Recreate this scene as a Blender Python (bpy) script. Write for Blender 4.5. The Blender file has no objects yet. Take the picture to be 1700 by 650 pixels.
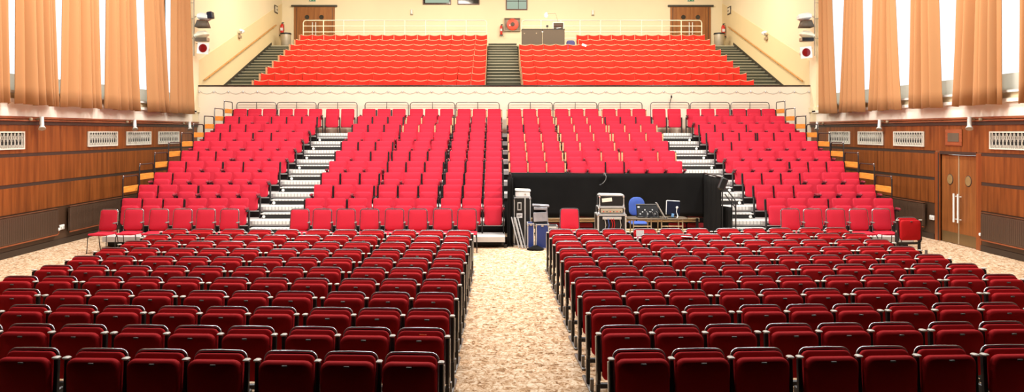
import bpy, math, random
from math import sin, cos, pi, radians
from mathutils import Matrix, Vector
random.seed(7)
scene = bpy.context.scene
COL = scene.collection

# ------------------------------------------------------------------ colours and materials
def lin(c):
    c = c / 255.0
    return c / 12.92 if c <= 0.04045 else ((c + 0.055) / 1.055) ** 2.4
def rgb(r, g, b):
    return (lin(r), lin(g), lin(b), 1.0)

def new_mat(name):
    m = bpy.data.materials.new(name)
    m.use_nodes = True
    nt = m.node_tree
    return m, nt, nt.nodes['Principled BSDF']

def plain(name, c, rough=0.5, metal=0.0, vary=0.08, scale=30.0, bump=0.0, spec=0.5, sheen=0.0):
    m, nt, b = new_mat(name)
    b.inputs['Roughness'].default_value = rough
    b.inputs['Metallic'].default_value = metal
    b.inputs['Specular IOR Level'].default_value = spec
    if sheen:
        b.inputs['Sheen Weight'].default_value = sheen
        b.inputs['Sheen Roughness'].default_value = 0.4
        b.inputs['Sheen Tint'].default_value = (min(1, c[0] * 1.4), c[1] + .03, c[2] + .03, 1)
    tc = nt.nodes.new('ShaderNodeTexCoord')
    n = nt.nodes.new('ShaderNodeTexNoise')
    n.inputs['Scale'].default_value = scale
    n.inputs['Detail'].default_value = 3
    nt.links.new(tc.outputs['Object'], n.inputs['Vector'])
    mx = nt.nodes.new('ShaderNodeMix'); mx.data_type = 'RGBA'
    nt.links.new(n.outputs['Fac'], mx.inputs['Factor'])
    mx.inputs[6].default_value = (c[0] * (1 - vary), c[1] * (1 - vary), c[2] * (1 - vary), 1)
    mx.inputs[7].default_value = (min(1, c[0] * (1 + vary)), min(1, c[1] * (1 + vary)), min(1, c[2] * (1 + vary)), 1)
    nt.links.new(mx.outputs[2], b.inputs['Base Color'])
    if bump:
        bp = nt.nodes.new('ShaderNodeBump')
        bp.inputs['Strength'].default_value = bump
        bp.inputs['Distance'].default_value = 0.01
        nt.links.new(n.outputs['Fac'], bp.inputs['Height'])
        nt.links.new(bp.outputs['Normal'], b.inputs['Normal'])
    return m

def wood(name, c0, c1, scale=(6, 6, .5), rough=0.45, bands=2.0):
    m, nt, b = new_mat(name)
    b.inputs['Roughness'].default_value = rough
    b.inputs['Specular IOR Level'].default_value = 0.35
    tc = nt.nodes.new('ShaderNodeTexCoord')
    mp = nt.nodes.new('ShaderNodeMapping')
    mp.inputs['Scale'].default_value = scale
    nt.links.new(tc.outputs['Object'], mp.inputs['Vector'])
    n = nt.nodes.new('ShaderNodeTexNoise')
    n.inputs['Scale'].default_value = bands
    n.inputs['Detail'].default_value = 6
    n.inputs['Roughness'].default_value = 0.65
    nt.links.new(mp.outputs['Vector'], n.inputs['Vector'])
    cr = nt.nodes.new('ShaderNodeValToRGB')
    cr.color_ramp.elements[0].position = 0.3
    cr.color_ramp.elements[0].color = c0
    cr.color_ramp.elements[1].position = 0.7
    cr.color_ramp.elements[1].color = c1
    nt.links.new(n.outputs['Fac'], cr.inputs['Fac'])
    nt.links.new(cr.outputs['Color'], b.inputs['Base Color'])
    return m

def emit(name, c, s):
    m = bpy.data.materials.new(name); m.use_nodes = True
    nt = m.node_tree
    nt.nodes.remove(nt.nodes['Principled BSDF'])
    e = nt.nodes.new('ShaderNodeEmission')
    e.inputs['Color'].default_value = c
    e.inputs['Strength'].default_value = s
    nt.links.new(e.outputs[0], nt.nodes['Material Output'].inputs['Surface'])
    return m

def carpet_mat():
    m, nt, b = new_mat('speckled carpet')
    b.inputs['Roughness'].default_value = 0.95
    b.inputs['Specular IOR Level'].default_value = 0.15
    tc = nt.nodes.new('ShaderNodeTexCoord')
    v = nt.nodes.new('ShaderNodeTexNoise')
    v.inputs['Scale'].default_value = 13
    v.inputs['Detail'].default_value = 5
    v.inputs['Roughness'].default_value = 0.75
    v.inputs['Distortion'].default_value = 1.2
    mp = nt.nodes.new('ShaderNodeMapping')
    mp.inputs['Scale'].default_value = (1.0, 0.8, 1)
    nt.links.new(tc.outputs['Object'], mp.inputs['Vector'])
    nt.links.new(mp.outputs['Vector'], v.inputs['Vector'])
    cr = nt.nodes.new('ShaderNodeValToRGB')
    e = cr.color_ramp.elements
    e[0].position = 0.36; e[0].color = rgb(100, 64, 36)
    e[1].position = 0.60; e[1].color = rgb(230, 208, 180)
    k = e.new(0.46); k.color = rgb(190, 150, 110)
    nt.links.new(v.outputs['Fac'], cr.inputs['Fac'])
    nt.links.new(cr.outputs['Color'], b.inputs['Base Color'])
    bp = nt.nodes.new('ShaderNodeBump')
    bp.inputs['Strength'].default_value = 0.35
    bp.inputs['Distance'].default_value = 0.01
    nt.links.new(v.outputs['Fac'], bp.inputs['Height'])
    nt.links.new(bp.outputs['Normal'], b.inputs['Normal'])
    return m

def nosing_mat():
    # pale aluminium stair edge with a dashed grip strip
    m, nt, b = new_mat('dashed aluminium nosing')
    b.inputs['Roughness'].default_value = 0.5
    b.inputs['Metallic'].default_value = 0.1
    tc = nt.nodes.new('ShaderNodeTexCoord')
    w = nt.nodes.new('ShaderNodeTexWave')
    w.wave_type = 'BANDS'; w.bands_direction = 'X'
    w.inputs['Scale'].default_value = 3.6
    nt.links.new(tc.outputs['Object'], w.inputs['Vector'])
    cr = nt.nodes.new('ShaderNodeValToRGB')
    cr.color_ramp.elements[0].position = 0.12
    cr.color_ramp.elements[0].color = rgb(184, 182, 174)
    cr.color_ramp.elements[1].position = 0.24
    cr.color_ramp.elements[1].color = rgb(228, 226, 218)
    nt.links.new(w.outputs['Fac'], cr.inputs['Fac'])
    nt.links.new(cr.outputs['Color'], b.inputs['Base Color'])
    return m

def pane_mat():
    m = bpy.data.materials.new('clear window glass'); m.use_nodes = True
    nt = m.node_tree
    nt.nodes.remove(nt.nodes['Principled BSDF'])
    t = nt.nodes.new('ShaderNodeBsdfTransparent')
    t.inputs['Color'].default_value = (.93, .97, 1, 1)
    g = nt.nodes.new('ShaderNodeBsdfGlossy')
    g.inputs['Roughness'].default_value = 0.05
    x = nt.nodes.new('ShaderNodeMixShader')
    x.inputs[0].default_value = 0.05
    nt.links.new(t.outputs[0], x.inputs[1]); nt.links.new(g.outputs[0], x.inputs[2])
    nt.links.new(x.outputs[0], nt.nodes['Material Output'].inputs['Surface'])
    return m

def curtain_mat():
    m, nt, b = new_mat('tan curtain cloth')
    b.inputs['Base Color'].default_value = rgb(202, 146, 98)
    b.inputs['Roughness'].default_value = 0.85
    b.inputs['Specular IOR Level'].default_value = 0.2
    b.inputs['Sheen Weight'].default_value = 0.9
    b.inputs['Sheen Roughness'].default_value = 0.25
    b.inputs['Sheen Tint'].default_value = (1, .82, .5, 1)
    tr = nt.nodes.new('ShaderNodeBsdfTranslucent')
    tr.inputs['Color'].default_value = rgb(236, 186, 110)
    mx = nt.nodes.new('ShaderNodeMixShader')
    mx.inputs[0].default_value = 0.22
    nt.links.new(b.outputs[0], mx.inputs[1]); nt.links.new(tr.outputs[0], mx.inputs[2])
    nt.links.new(mx.outputs[0], nt.nodes['Material Output'].inputs['Surface'])
    return m

def outwall_mat():
    m, nt, b = new_mat('pale panel for building outside')  # translucent panel standing in for the pale building outside
    b.inputs['Base Color'].default_value = rgb(236, 232, 220)
    tr = nt.nodes.new('ShaderNodeBsdfTranslucent')
    tr.inputs['Color'].default_value = rgb(245, 240, 228)
    mx = nt.nodes.new('ShaderNodeMixShader')
    mx.inputs[0].default_value = 0.6
    nt.links.new(b.outputs[0], mx.inputs[1]); nt.links.new(tr.outputs[0], mx.inputs[2])
    nt.links.new(mx.outputs[0], nt.nodes['Material Output'].inputs['Surface'])
    return m
OUTWALL = outwall_mat()
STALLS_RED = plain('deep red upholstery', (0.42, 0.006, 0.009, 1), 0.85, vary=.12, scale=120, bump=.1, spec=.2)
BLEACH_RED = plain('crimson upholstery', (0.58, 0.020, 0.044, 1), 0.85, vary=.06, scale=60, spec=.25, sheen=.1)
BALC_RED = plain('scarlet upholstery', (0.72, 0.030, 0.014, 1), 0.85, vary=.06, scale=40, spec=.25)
BLACK = plain('black painted steel', (0.012, 0.012, 0.012, 1), 0.4)
TUBE = plain('black tube lightened for highlights', (0.30, 0.30, 0.31, 1), 0.3, 0.8)  # base raised from black to bring out the lamp highlights
CAPGREY = plain('pale grey plastic', rgb(205, 200, 188), 0.35)
HOOP = plain('dark brown black tubing', (0.03, 0.026, 0.024, 1), 0.35, 0.3)
CHROME = plain('chrome', rgb(200, 200, 205), 0.2, 0.9, vary=.02)
GREYTUBE = plain('grey tubing', rgb(108, 104, 100), 0.35, 0.5)
ALU = plain('aluminium', rgb(206, 206, 204), 0.38, 0.35, vary=.05)
ALUDARK = plain('grey metal', rgb(120, 118, 115), 0.45, 0.5)
NOSING = nosing_mat()
DECK = plain('pale worn deck sheet', rgb(205, 202, 196), 0.5, 0.1, vary=.1, scale=8)
DARKRISER = plain('dark riser', rgb(30, 28, 26), 0.7)
ORANGEWOOD = wood('orange varnished board', rgb(214, 128, 40), rgb(244, 166, 72), (2, 2, 10))
PADWOOD = wood('pale wood arm pad', rgb(196, 150, 104), rgb(226, 188, 142), (20, 20, 3))
PLATE = plain('dull number plate', rgb(84, 78, 74), 0.4)
FASCIA = plain('cream balcony front', rgb(240, 222, 194), 0.75, vary=.03, scale=2)
SHELL = plain('pale back shell', rgb(236, 206, 160), 0.45)
DOORGLASS = plain('tan reflecting door glass', rgb(150, 122, 80), 0.15, vary=.25, scale=6)
ARMRED = plain('dark red arm pad', (0.20, 0.008, 0.02, 1), 0.6)
CREAM = plain('cream wall paint', rgb(250, 232, 192), 0.8, vary=.03, scale=1.5)
CREAM2 = plain('deeper cream wall paint', rgb(244, 220, 168), 0.8, vary=.03, scale=1.5)
CREAMW = plain('pale plaster', rgb(250, 238, 220), 0.8, vary=.05, scale=2.5)
WHITE = plain('white paint', rgb(240, 238, 230), 0.5, vary=.03)
ABSORBBLACK = plain('unseen light absorbing black', (0.012, 0.011, 0.010, 1), 0.9, spec=.1)  # for unseen surfaces added to soak up light round the stage
CEIL = plain('ceiling darkened against bounce', rgb(84, 78, 70), 0.9, vary=.02, scale=2)  # unseen ceiling, darkened to cut bounce onto the near seats
PANEL = wood('mahogany veneer', rgb(96, 49, 19), rgb(150, 83, 36), (1, 3.5, .22), .4, 2.2)
DOORWOOD = wood('teak door veneer', rgb(112, 62, 28), rgb(158, 96, 48), (3.5, 3.5, .3), .4, 2)
BALCDOOR = wood('oak door veneer', rgb(140, 84, 38), rgb(178, 116, 60), (4, 4, .3), .5, 2)
REDJAMB = wood('red mahogany jamb', rgb(112, 54, 24), rgb(152, 82, 40), (5, 5, .3), .35, 2)
STRIP = plain('dark brown strip', rgb(58, 44, 34), 0.5)
LOWBROWN = plain('brown gloss paint', rgb(74, 52, 36), 0.4, vary=.06)
RADBROWN = plain('brown radiator enamel', rgb(82, 62, 48), 0.35, vary=.04)
COPPER = wood('moulded mahogany rail', rgb(126, 62, 34), rgb(168, 98, 62), (8, .5, 8), .3, 2)
CARPET = carpet_mat()
STAIROLIVE = plain('olive stair carpet', rgb(84, 84, 66), 0.9, vary=.1, scale=25)
STAIRNOSE = plain('pale stair nosing', rgb(190, 182, 150), 0.5)
SKIRT = plain('dark olive skirting', rgb(62, 58, 46), 0.5)
DARKCAP = plain('dark brown capping', rgb(40, 22, 14), 0.35)
PANE = pane_mat()
CURTAIN = curtain_mat()
DRAPE = plain('black wool drape', (0.010, 0.0095, 0.009, 1), 0.95, vary=.25, scale=3, spec=.1)
BLUECASE = plain('blue case laminate', rgb(38, 58, 120), 0.4)
BLACKCASE = plain('black case laminate', rgb(24, 24, 24), 0.4)
BLUECHAIR = plain('blue chair fabric', rgb(62, 92, 172), 0.8, bump=.1)
PURPLE = plain('blue grey chair fabric', rgb(84, 80, 128), 0.8)
PLASTICB = plain('black plastic', rgb(18, 18, 20), 0.35)
SCREENB = plain('dark blue monitor shell', rgb(28, 34, 52), 0.3)
LIGHTBLUE = plain('pale blue plastic', rgb(120, 170, 220), 0.4)
REDGLOSS = plain('red enamel', rgb(214, 44, 26), 0.3)
HOSERED = plain('red hose drum', rgb(232, 84, 52), 0.4)
STEEL = plain('brushed steel', rgb(196, 184, 160), 0.4, 0.35, vary=.1, scale=6)
OLIVEGREY = plain('brown grey laminate', rgb(96, 82, 64), 0.6, vary=.06)
BROWNFRAME = plain('brown window frame', rgb(92, 52, 28), 0.4)
CREAMRAIL = plain('cream rail enamel', rgb(250, 236, 205), 0.35)
RAILWOOD = wood('handrail wood', rgb(186, 126, 64), rgb(214, 160, 92), (3, 3, 3))
VENTW = plain('cream grille enamel', rgb(226, 218, 200), 0.4)
VOID = plain('painted shade of hollows', rgb(26, 22, 18), 0.9)  # shade of hollow insides given as a flat dark colour
GEL = plain('deep red gel', rgb(128, 14, 18), 0.2)
TAN = plain('tan metal', rgb(170, 150, 120), 0.45)
GREEN = plain('green sign face', rgb(60, 140, 96), 0.5)
PAPER = plain('white paper', rgb(238, 232, 228), 0.7, vary=.04)
PINKPRINT = plain('pink printed paper', rgb(214, 120, 150), 0.7)
BULB = emit('lit bulb', (1, .95, .85, 1), 60)
FAIRY = plain('clear bulb glass', rgb(222, 216, 206), 0.15)
WIRE = plain('pale wire', rgb(186, 176, 160), 0.6)
GLOWGLASS = emit('painted glow of lit room and reflection', rgb(196, 214, 190), 0.8)  # emission stands in for a lit room and for a reflection
DARKGLASS = plain('dark reflecting glass', rgb(52, 46, 38), 0.08, vary=.8, scale=4)
SILVERWRAP = plain('silver plastic wrap', rgb(176, 178, 186), 0.22, 0.4, vary=.25, scale=12, bump=.6)
KICK = plain('brass kick plate', rgb(138, 112, 74), 0.35, 0.6)
BEAMCREAM = plain('cream steel beam', rgb(222, 196, 156), 0.5)
FOLDRED = plain('shaded red upholstery', (0.30, 0.006, 0.010, 1), 0.85)  # shade under the drape is put into this red
REDWIRE = plain('red cable', rgb(190, 20, 24), 0.4)

# ------------------------------------------------------------------ mesh builder
class MB:
    def __init__(self):
        self.v = []; self.f = []
    def add(self, vs, fs):
        o = len(self.v)
        self.v += [tuple(p) for p in vs]
        self.f += [tuple(i + o for i in f) for f in fs]
        return self
    def box(self, x0, x1, y0, y1, z0, z1, M=None, bev=0.0):
        if bev > 0:
            b = min(bev, (x1 - x0) / 2.01, (y1 - y0) / 2.01, (z1 - z0) / 2.01)
            return self.prism_z([(x0 + b, y0), (x1 - b, y0), (x1, y0 + b), (x1, y1 - b), (x1 - b, y1), (x0 + b, y1), (x0, y1 - b), (x0, y0 + b)], z0, z1, M, b)
        vs = [(x0, y0, z0), (x1, y0, z0), (x1, y1, z0), (x0, y1, z0), (x0, y0, z1), (x1, y0, z1), (x1, y1, z1), (x0, y1, z1)]
        if M is not None:
            vs = [M @ Vector(p) for p in vs]
        return self.add(vs, [(3, 2, 1, 0), (4, 5, 6, 7), (0, 1, 5, 4), (1, 2, 6, 5), (2, 3, 7, 6), (3, 0, 4, 7)])
    def prism_z(self, pts, z0, z1, M=None, b=0.0):
        n = len(pts)
        cx = sum(p[0] for p in pts) / n; cy = sum(p[1] for p in pts) / n
        def ring(z, ins):
            r = []
            for x, y in pts:
                d = math.hypot(x - cx, y - cy) or 1
                sx = abs(x - cx); sy = abs(y - cy)
                r.append((x - math.copysign(min(ins, sx), x - cx), y - math.copysign(min(ins, sy), y - cy), z))
            return r
        if b > 0:
            rs = [ring(z0, b), ring(z0 + b, 0), ring(z1 - b, 0), ring(z1, b)]
        else:
            rs = [ring(z0, 0), ring(z1, 0)]
        vs = [p for r in rs for p in r]
        fs = [tuple(range(n - 1, -1, -1)), tuple((len(rs) - 1) * n + i for i in range(n))]
        for k in range(len(rs) - 1):
            for i in range(n):
                j = (i + 1) % n
                fs.append((k * n + i, k * n + j, (k + 1) * n + j, (k + 1) * n + i))
        if M is not None:
            vs = [M @ Vector(p) for p in vs]
        return self.add(vs, fs)
    def loft(self, rings, closed=True, cap0=True, cap1=True):
        n = len(rings[0])
        vs = [p for r in rings for p in r]
        fs = []
        for k in range(len(rings) - 1):
            for i in range(n if closed else n - 1):
                j = (i + 1) % n
                fs.append((k * n + i, k * n + j, (k + 1) * n + j, (k + 1) * n + i))
        if cap0: fs.append(tuple(range(n - 1, -1, -1)))
        if cap1: fs.append(tuple((len(rings) - 1) * n + i for i in range(n)))
        return self.add(vs, fs)
    def tube(self, path, r, n=6, cap=True):
        P = [Vector(p) for p in path]
        rings = []
        up = None
        for i, p in enumerate(P):
            if i == 0: t = P[1] - P[0]
            elif i == len(P) - 1: t = P[-1] - P[-2]
            else: t = (P[i + 1] - p).normalized() + (p - P[i - 1]).normalized()
            t.normalize()
            if up is None:
                a = Vector((0, 0, 1)) if abs(t.z) < .9 else Vector((1, 0, 0))
                up = (a - t * a.dot(t)).normalized()
            else:
                up = (up - t * up.dot(t))
                if up.length < 1e-4: up = Vector((1, 0, 0)) if abs(t.x) < .9 else Vector((0, 1, 0))
                up.normalize()
            s = t.cross(up)
            rr = r[i] if isinstance(r, (list, tuple)) else r
            rings.append([p + (up * cos(2 * pi * k / n) + s * sin(2 * pi * k / n)) * rr for k in range(n)])
        return self.loft(rings, True, cap, cap)
    def lathe(self, prof, c=(0, 0, 0), n=16, M=None):
        # prof: (radius, z) from bottom to top, round the z axis
        rings = []
        for r, z in prof:
            ring = [Vector((c[0] + r * cos(2 * pi * k / n), c[1] + r * sin(2 * pi * k / n), c[2] + z)) for k in range(n)]
            rings.append([M @ p for p in ring] if M is not None else ring)
        return self.loft(rings)
    def pillow(self, w, h, t, r, z0, y0, tilt=0.0, dome=0.012, edge=0.02, taper=1.0, n=3, rb=None, x0=0.0):
        # rounded slab in the XZ plane, back at y0, front towards -y; tilt leans the top towards +y about its foot
        rb = r if rb is None else rb
        out = []
        def corner(cx, cz, rad, a0):
            for k in range(n + 1):
                a = a0 + pi / 2 * k / n
                out.append((cx + rad * cos(a), cz + rad * sin(a)))
        corner(w / 2 - r, h - r, r, 0)
        corner(-w / 2 + r, h - r, r, pi / 2)
        corner(-w / 2 + rb, rb, rb, pi)
        corner(w / 2 - rb, rb, rb, 3 * pi / 2)
        def ring(ins, y):
            q = []
            for x, z in out:
                k = taper + (1 - taper) * (z / h)
                xx = x * k * (1 - 2 * ins / w)
                zz = h / 2 + (z - h / 2) * (1 - 2 * ins / h)
                q.append((x0 + xx, y0 + y * cos(tilt) + zz * sin(tilt), z0 + zz * cos(tilt) - y * sin(tilt)))
            return q
        e = edge
        rs = [ring(e, 0), ring(0, -e * .8), ring(0, -(t - e)), ring(e * .3, -(t - e * .35)), ring(e, -t), ring(min(w, h) * .32, -t - dome)]
        return self.loft(rs)
    def mesh(self, name, m, ang=40, solid=None):
        me = bpy.data.meshes.new(name)
        me.from_pydata(self.v, [], self.f)
        me.update()
        me.polygons.foreach_set('use_smooth', [True] * len(me.polygons))
        me.set_sharp_from_angle(angle=radians(ang))
        me.materials.append(m)
        return me
    def obj(self, name, m, parent=None, loc=(0, 0, 0), rz=0, ang=40, solid=None):
        o = bpy.data.objects.new(name, self.mesh(name, m, ang))
        COL.objects.link(o)
        o.location = loc; o.rotation_euler = (0, 0, rz)
        if parent is not None: o.parent = parent
        if solid:
            md = o.modifiers.new('thickness', 'SOLIDIFY'); md.thickness = solid; md.offset = 0
        return o

def tag(o, label, cat, group=None, kind=None):
    o['label'] = label; o['category'] = cat
    if group: o['group'] = group
    if kind: o['kind'] = kind
    return o
def thing(name, label, cat, loc=(0, 0, 0), rz=0, group=None):
    o = bpy.data.objects.new(name, None)
    o.empty_display_size = .2
    COL.objects.link(o)
    o.location = loc; o.rotation_euler = (0, 0, rz)
    return tag(o, label, cat, group)
def struct(o):
    o['kind'] = 'structure'
    return o
def put(spec, root):
    # spec: list of (name, mesh, [sub specs])
    for name, me, subs in spec:
        o = bpy.data.objects.new(name, me); COL.objects.link(o); o.parent = root
        for sn, sm in subs:
            s = bpy.data.objects.new(sn, sm); COL.objects.link(s); s.parent = o
def inst(name, spec, label, cat, loc, rz=0, group=None):
    r = thing(name, label, cat, loc, rz, group)
    put(spec, r)
    return r
def T(x=0, y=0, z=0): return Matrix.Translation((x, y, z))
def R(a, ax): return Matrix.Rotation(radians(a), 4, ax)

# ------------------------------------------------------------------ camera
F, CX, HY, CH, CX0 = 1340.0, 825.0, 218.0, 2.77, -0.26
cam = bpy.data.cameras.new('camera')
cam.sensor_width = 36; cam.lens = 36 * F / 1700
cam.shift_x = (850 - CX) / 1700; cam.shift_y = -(325 - HY) / 1700
cam.clip_end = 200
camo = bpy.data.objects.new('camera', cam); COL.objects.link(camo)
camo.location = (CX0, 0, CH); camo.rotation_euler = (radians(90), 0, 0)
scene.camera = camo
# a place seen in the photograph: its column and line and its distance give the point in the hall
def wx(px, d): return (px - CX) * d / F + CX0
def wz(py, d): return CH + (HY - py) * d / F

ORD = ['', 'first', 'second', 'third', 'fourth', 'fifth', 'sixth', 'seventh', 'eighth', 'ninth', 'tenth', 'eleventh', 'twelfth', 'thirteenth', 'fourteenth', 'fifteenth', 'sixteenth', 'seventeenth']
NUM = ['', 'one', 'two', 'three', 'four', 'five', 'six', 'seven', 'eight', 'nine', 'ten', 'eleven']
SIDE = {-1: 'away from doors', 1: 'doors side'}

# ------------------------------------------------------------------ the shell of the hall
HW, YB, HZ = 11.0, 40.3, 11.0
BALY = 28.9           # face of the balcony front
b = MB().box(-HW - .3, HW + .3, -3, BALY + .2, -.2, 0)
struct(b.obj('floor', CARPET))
b = MB().box(-HW - .3, HW + .3, -3, YB + .3, HZ, HZ + .2)
struct(b.obj('ceiling', CEIL))
struct(MB().box(-HW - .3, HW + .3, YB, YB + .3, 3.0, HZ).obj('wall_back', CREAM))
struct(MB().box(-HW - .3, HW + .3, -3.3, -3, 0, HZ).obj('wall_stage_unseen', ABSORBBLACK))  # unseen black stage surround, added to keep near seat fronts dark
struct(MB().box(-HW, HW, -3, 4.6, 0.0, 1.1).obj('floor_stage_unseen', ABSORBBLACK))
struct(MB().box(-HW, HW, 4.6, 6.45, 0.0, .6).obj('floor_apron_added', ABSORBBLACK))  # added black apron absorbs bounce before the front row
for q in (-1, 1):
    xa, xb = sorted((q * 8.2, q * HW))
    struct(MB().box(xa, xb, 4.3, 4.6, 1.1, HZ).obj('wall_masking_added_left' if q < 0 else 'wall_masking_added_right', ABSORBBLACK))  # unseen black masking added to hold back bounce light
struct(MB().box(-8.2, 8.2, 4.3, 4.6, 7.0, HZ).obj('wall_masking_added', ABSORBBLACK))
struct(MB().box(-HW, HW, -3, 4.3, 7.0, 7.1).obj('ceiling_stage_added', ABSORBBLACK))

WZ0, WZ1 = 3.66, 8.6
# window openings (centre of each gap between curtains)
# six windows side by side in each wall, their posts behind the curtains
WINE = {-1: [15.6, 17.15, 19.15, 21.3, 23.6, 26.15, 28.25], 1: [15.6, 17.0, 19.2, 21.6, 23.9, 26.0, 28.2]}
WINS = {q: [((a + c) / 2, c - a) for a, c in zip(WINE[q], WINE[q][1:])] for q in WINE}
def side_wall(s):
    b = MB()
    def slab(y0, y1, z0, z1):
        xa, xb = sorted((s * HW, s * (HW + .3)))
        b.box(xa, xb, y0, y1, z0, z1)
    if s > 0:
        slab(-3, 18.92, 0, WZ0); slab(20.48, YB + .3, 0, WZ0); slab(18.92, 20.48, 2.2, WZ0)
    else:
        slab(-3, YB + .3, 0, WZ0)
    slab(-3, YB + .3, WZ1, HZ)
    y = -3
    for c, w in WINS[s]:
        slab(y, c - w / 2, WZ0, WZ1); y = c + w / 2
    slab(y, YB + .3, WZ0, WZ1)
    w = struct(b.obj('wall_left' if s < 0 else 'wall_right', CREAM))
    MB().box(*sorted((s * (HW - .001), s * (HW - .02))), 4.6, 15.2, 3.42, HZ - .01).obj('unseen_dark_veneer', PANEL, w)  # unseen dark facing added to lessen bounce from the cream walls
    # veneered panelling below the sill, dark strips between its courses
    gaps = [(-3, 28.85)] if s < 0 else [(-3, 18.72), (20.72, 28.85)]
    p = MB()
    def lay(mb, y0, y1, z0, z1, t):
        xa, xb = sorted((s * (HW - .001), s * (HW - t)))
        mb.box(xa, xb, y0, y1, z0, z1)
    lay(p, -3, 28.85, 2.28, 2.92, .03)
    for y0, y1 in gaps:
        lay(p, y0, y1, 1.60, 2.2, .03); lay(p, y0, y1, .94, 1.52, .03)
    p.obj('wood_panelling', PANEL, w)
    q = MB()
    lay(q, -3, 28.85, 2.92, 3.0, .05)
    for y0, y1 in gaps:
        lay(q, y0, y1, 2.2, 2.28, .022); lay(q, y0, y1, 1.52, 1.60, .022)
    if s > 0: lay(q, 18.92, 20.48, 2.2, 2.28, .03)
    q.obj('dark_strip', STRIP, w)
    l = MB()
    for y0, y1 in gaps: lay(l, y0, y1, .0, .94, .02)
    l.obj('brown_dado', LOWBROWN, w)
    u = MB(); lay(u, -3, 28.85, 3.1, 3.42, .04); lay(u, 15.5, 28.6, 3.42, 3.50, .10)
    u.obj('sill_band', CREAMW, w)
    m = MB()
    for z, r in ((3.075, .022), (3.02, .02)):
        m.tube([(s * (HW - .07), -3, z), (s * (HW - .07), 28.85, z)], r, 8)
    lay(m, -3, 28.85, 3.09, 3.11, .09)
    m.obj('moulded_rail', COPPER, w)
    # deeper cream dado that climbs with the balcony steps
    d = MB()
    ya, yb = BALY + .2, YB - .01
    za, zb = 5.35, 9.15
    xa, xb = s * (HW - .001), s * (HW - .012)
    vs = [(xa, ya, 4.0), (xa, yb, 4.0), (xa, yb, zb), (xa, ya, za), (xb, ya, 4.0), (xb, yb, 4.0), (xb, yb, zb), (xb, ya, za)]
    d.add(vs, [(0, 1, 2, 3), (7, 6, 5, 4), (0, 4, 5, 1), (1, 5, 6, 2), (2, 6, 7, 3), (3, 7, 4, 0)])
    d.obj('sloping_dado', CREAM2, w)
    # pilaster at the end of the windows
    c = MB(); lay(c, 28.35, 28.88, 3.1, HZ, .05); lay(c, 28.3, 28.89, 3.45, 3.62, .10)
    c.obj('pilaster', CREAM, w)
    # windows
    for i, (cy, ww) in enumerate(WINS[s]):
        n = i + 1 + (0 if s < 0 else 6)
        f = MB()
        x0, x1 = sorted((s * (HW + .10), s * (HW + .17)))
        y0, y1 = cy - ww / 2, cy + ww / 2
        f.box(x0, x1, y0, y0 + .05, WZ0, WZ1); f.box(x0, x1, y1 - .05, y1, WZ0, WZ1)
        f.box(x0, x1, y0 + .05, y1 - .05, WZ1 - .06, WZ1)
        wo = struct(f.obj('window_%d' % n, WHITE))
        xx = s * (HW + .135)
        MB().box(xx - .004, xx + .004, y0 + .05, y1 - .05, 4.1, WZ1 - .06).obj('pane', PANE, wo)
        f = MB().box(x0, x1, y0 + .05, cy, WZ0 + .02, 4.06).box(x0, x1, cy + .01, y1 - .05, WZ0 + .02, 4.06)
        f.obj('lower_panel', OUTWALL, wo)
        f = MB(); xa, xb = sorted((s * (HW - .08), s * (HW + .17)))
        f.box(xa, xb, y0, y1, WZ0 - .03, WZ0 + .02); f.obj('window_sill', WHITE, wo)
        # daylight is guided through the opening
        L = bpy.data.lights.new('window_portal', 'AREA'); L.shape = 'RECTANGLE'
        L.size = ww; L.size_y = WZ1 - 4.06; L.cycles.is_portal = True
        lo = bpy.data.objects.new('window_portal', L); COL.objects.link(lo)
        lo.location = (s * (HW + .28), cy, (WZ1 + 4.06) / 2)
        lo.rotation_euler = (radians(90), 0, radians(90 if s > 0 else -90))
side_wall(-1); side_wall(1)

for s in (-1, 1):
    xa, xb = sorted((s * (HW - .02), s * (HW - .045)))
    m = MB()
    for y0, y1 in ([(-3, 28.85)] if s < 0 else [(-3, 18.72), (20.72, 28.85)]):
        m.box(xa, xb, y0, y1, 0, .14)
    struct(m.obj('baseboard_left' if s < 0 else 'baseboard_right', STRIP))

# ------------------------------------------------------------------ balcony
struct(MB().box(-HW, HW, BALY, BALY + .15, 0, 4.38).obj('wall_balcony', FASCIA))
o = struct(MB().box(-HW, HW, BALY - .04, BALY + .2, 4.38, 4.43, bev=.012).obj('trim_1', DARKCAP))
BD, BP, BZ, BR = 29.6, .875, 3.70, .312     # first row, pitch, its floor, rise
tier = MB()
for r in range(9):
    tier.box(-9.25, 9.25, BD + BP * r - .6, BD + BP * r + .275, 3.3, BZ + BR * r)
tier.box(-9.25, 9.25, BD + BP * 9 - .6, 38.2, 3.3, 6.5)
fl = struct(tier.obj('floor_balcony', STAIROLIVE))
MB().box(-HW, HW, 38.2, YB, 6.2, 6.83).obj('cross_aisle', STAIROLIVE, fl)
MB().box(-HW, HW, 38.17, 38.2, 6.78, 6.835).obj('aisle_edge', STAIRNOSE, fl)
def flight(n, x0, x1):
    st = MB(); no = MB()
    k = 0
    y, z = 38.2, 6.83
    dy, dz = BP / 2, .156
    while y > BALY + .2:
        z -= dz
        y0 = max(BALY + .16, y - dy)
        st.box(x0, x1, y0, y, 3.2, z)
        no.box(x0, x1, y0 - .02, y0 + .02, z - .02, z + .006)
        y -= dy
    o = struct(st.obj('floor_steps_%d' % n, STAIROLIVE)); no.obj('step_nosing', STAIRNOSE, o)
    return o
flight(1, -HW, -9.26); flight(2, 9.26, HW)
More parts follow.
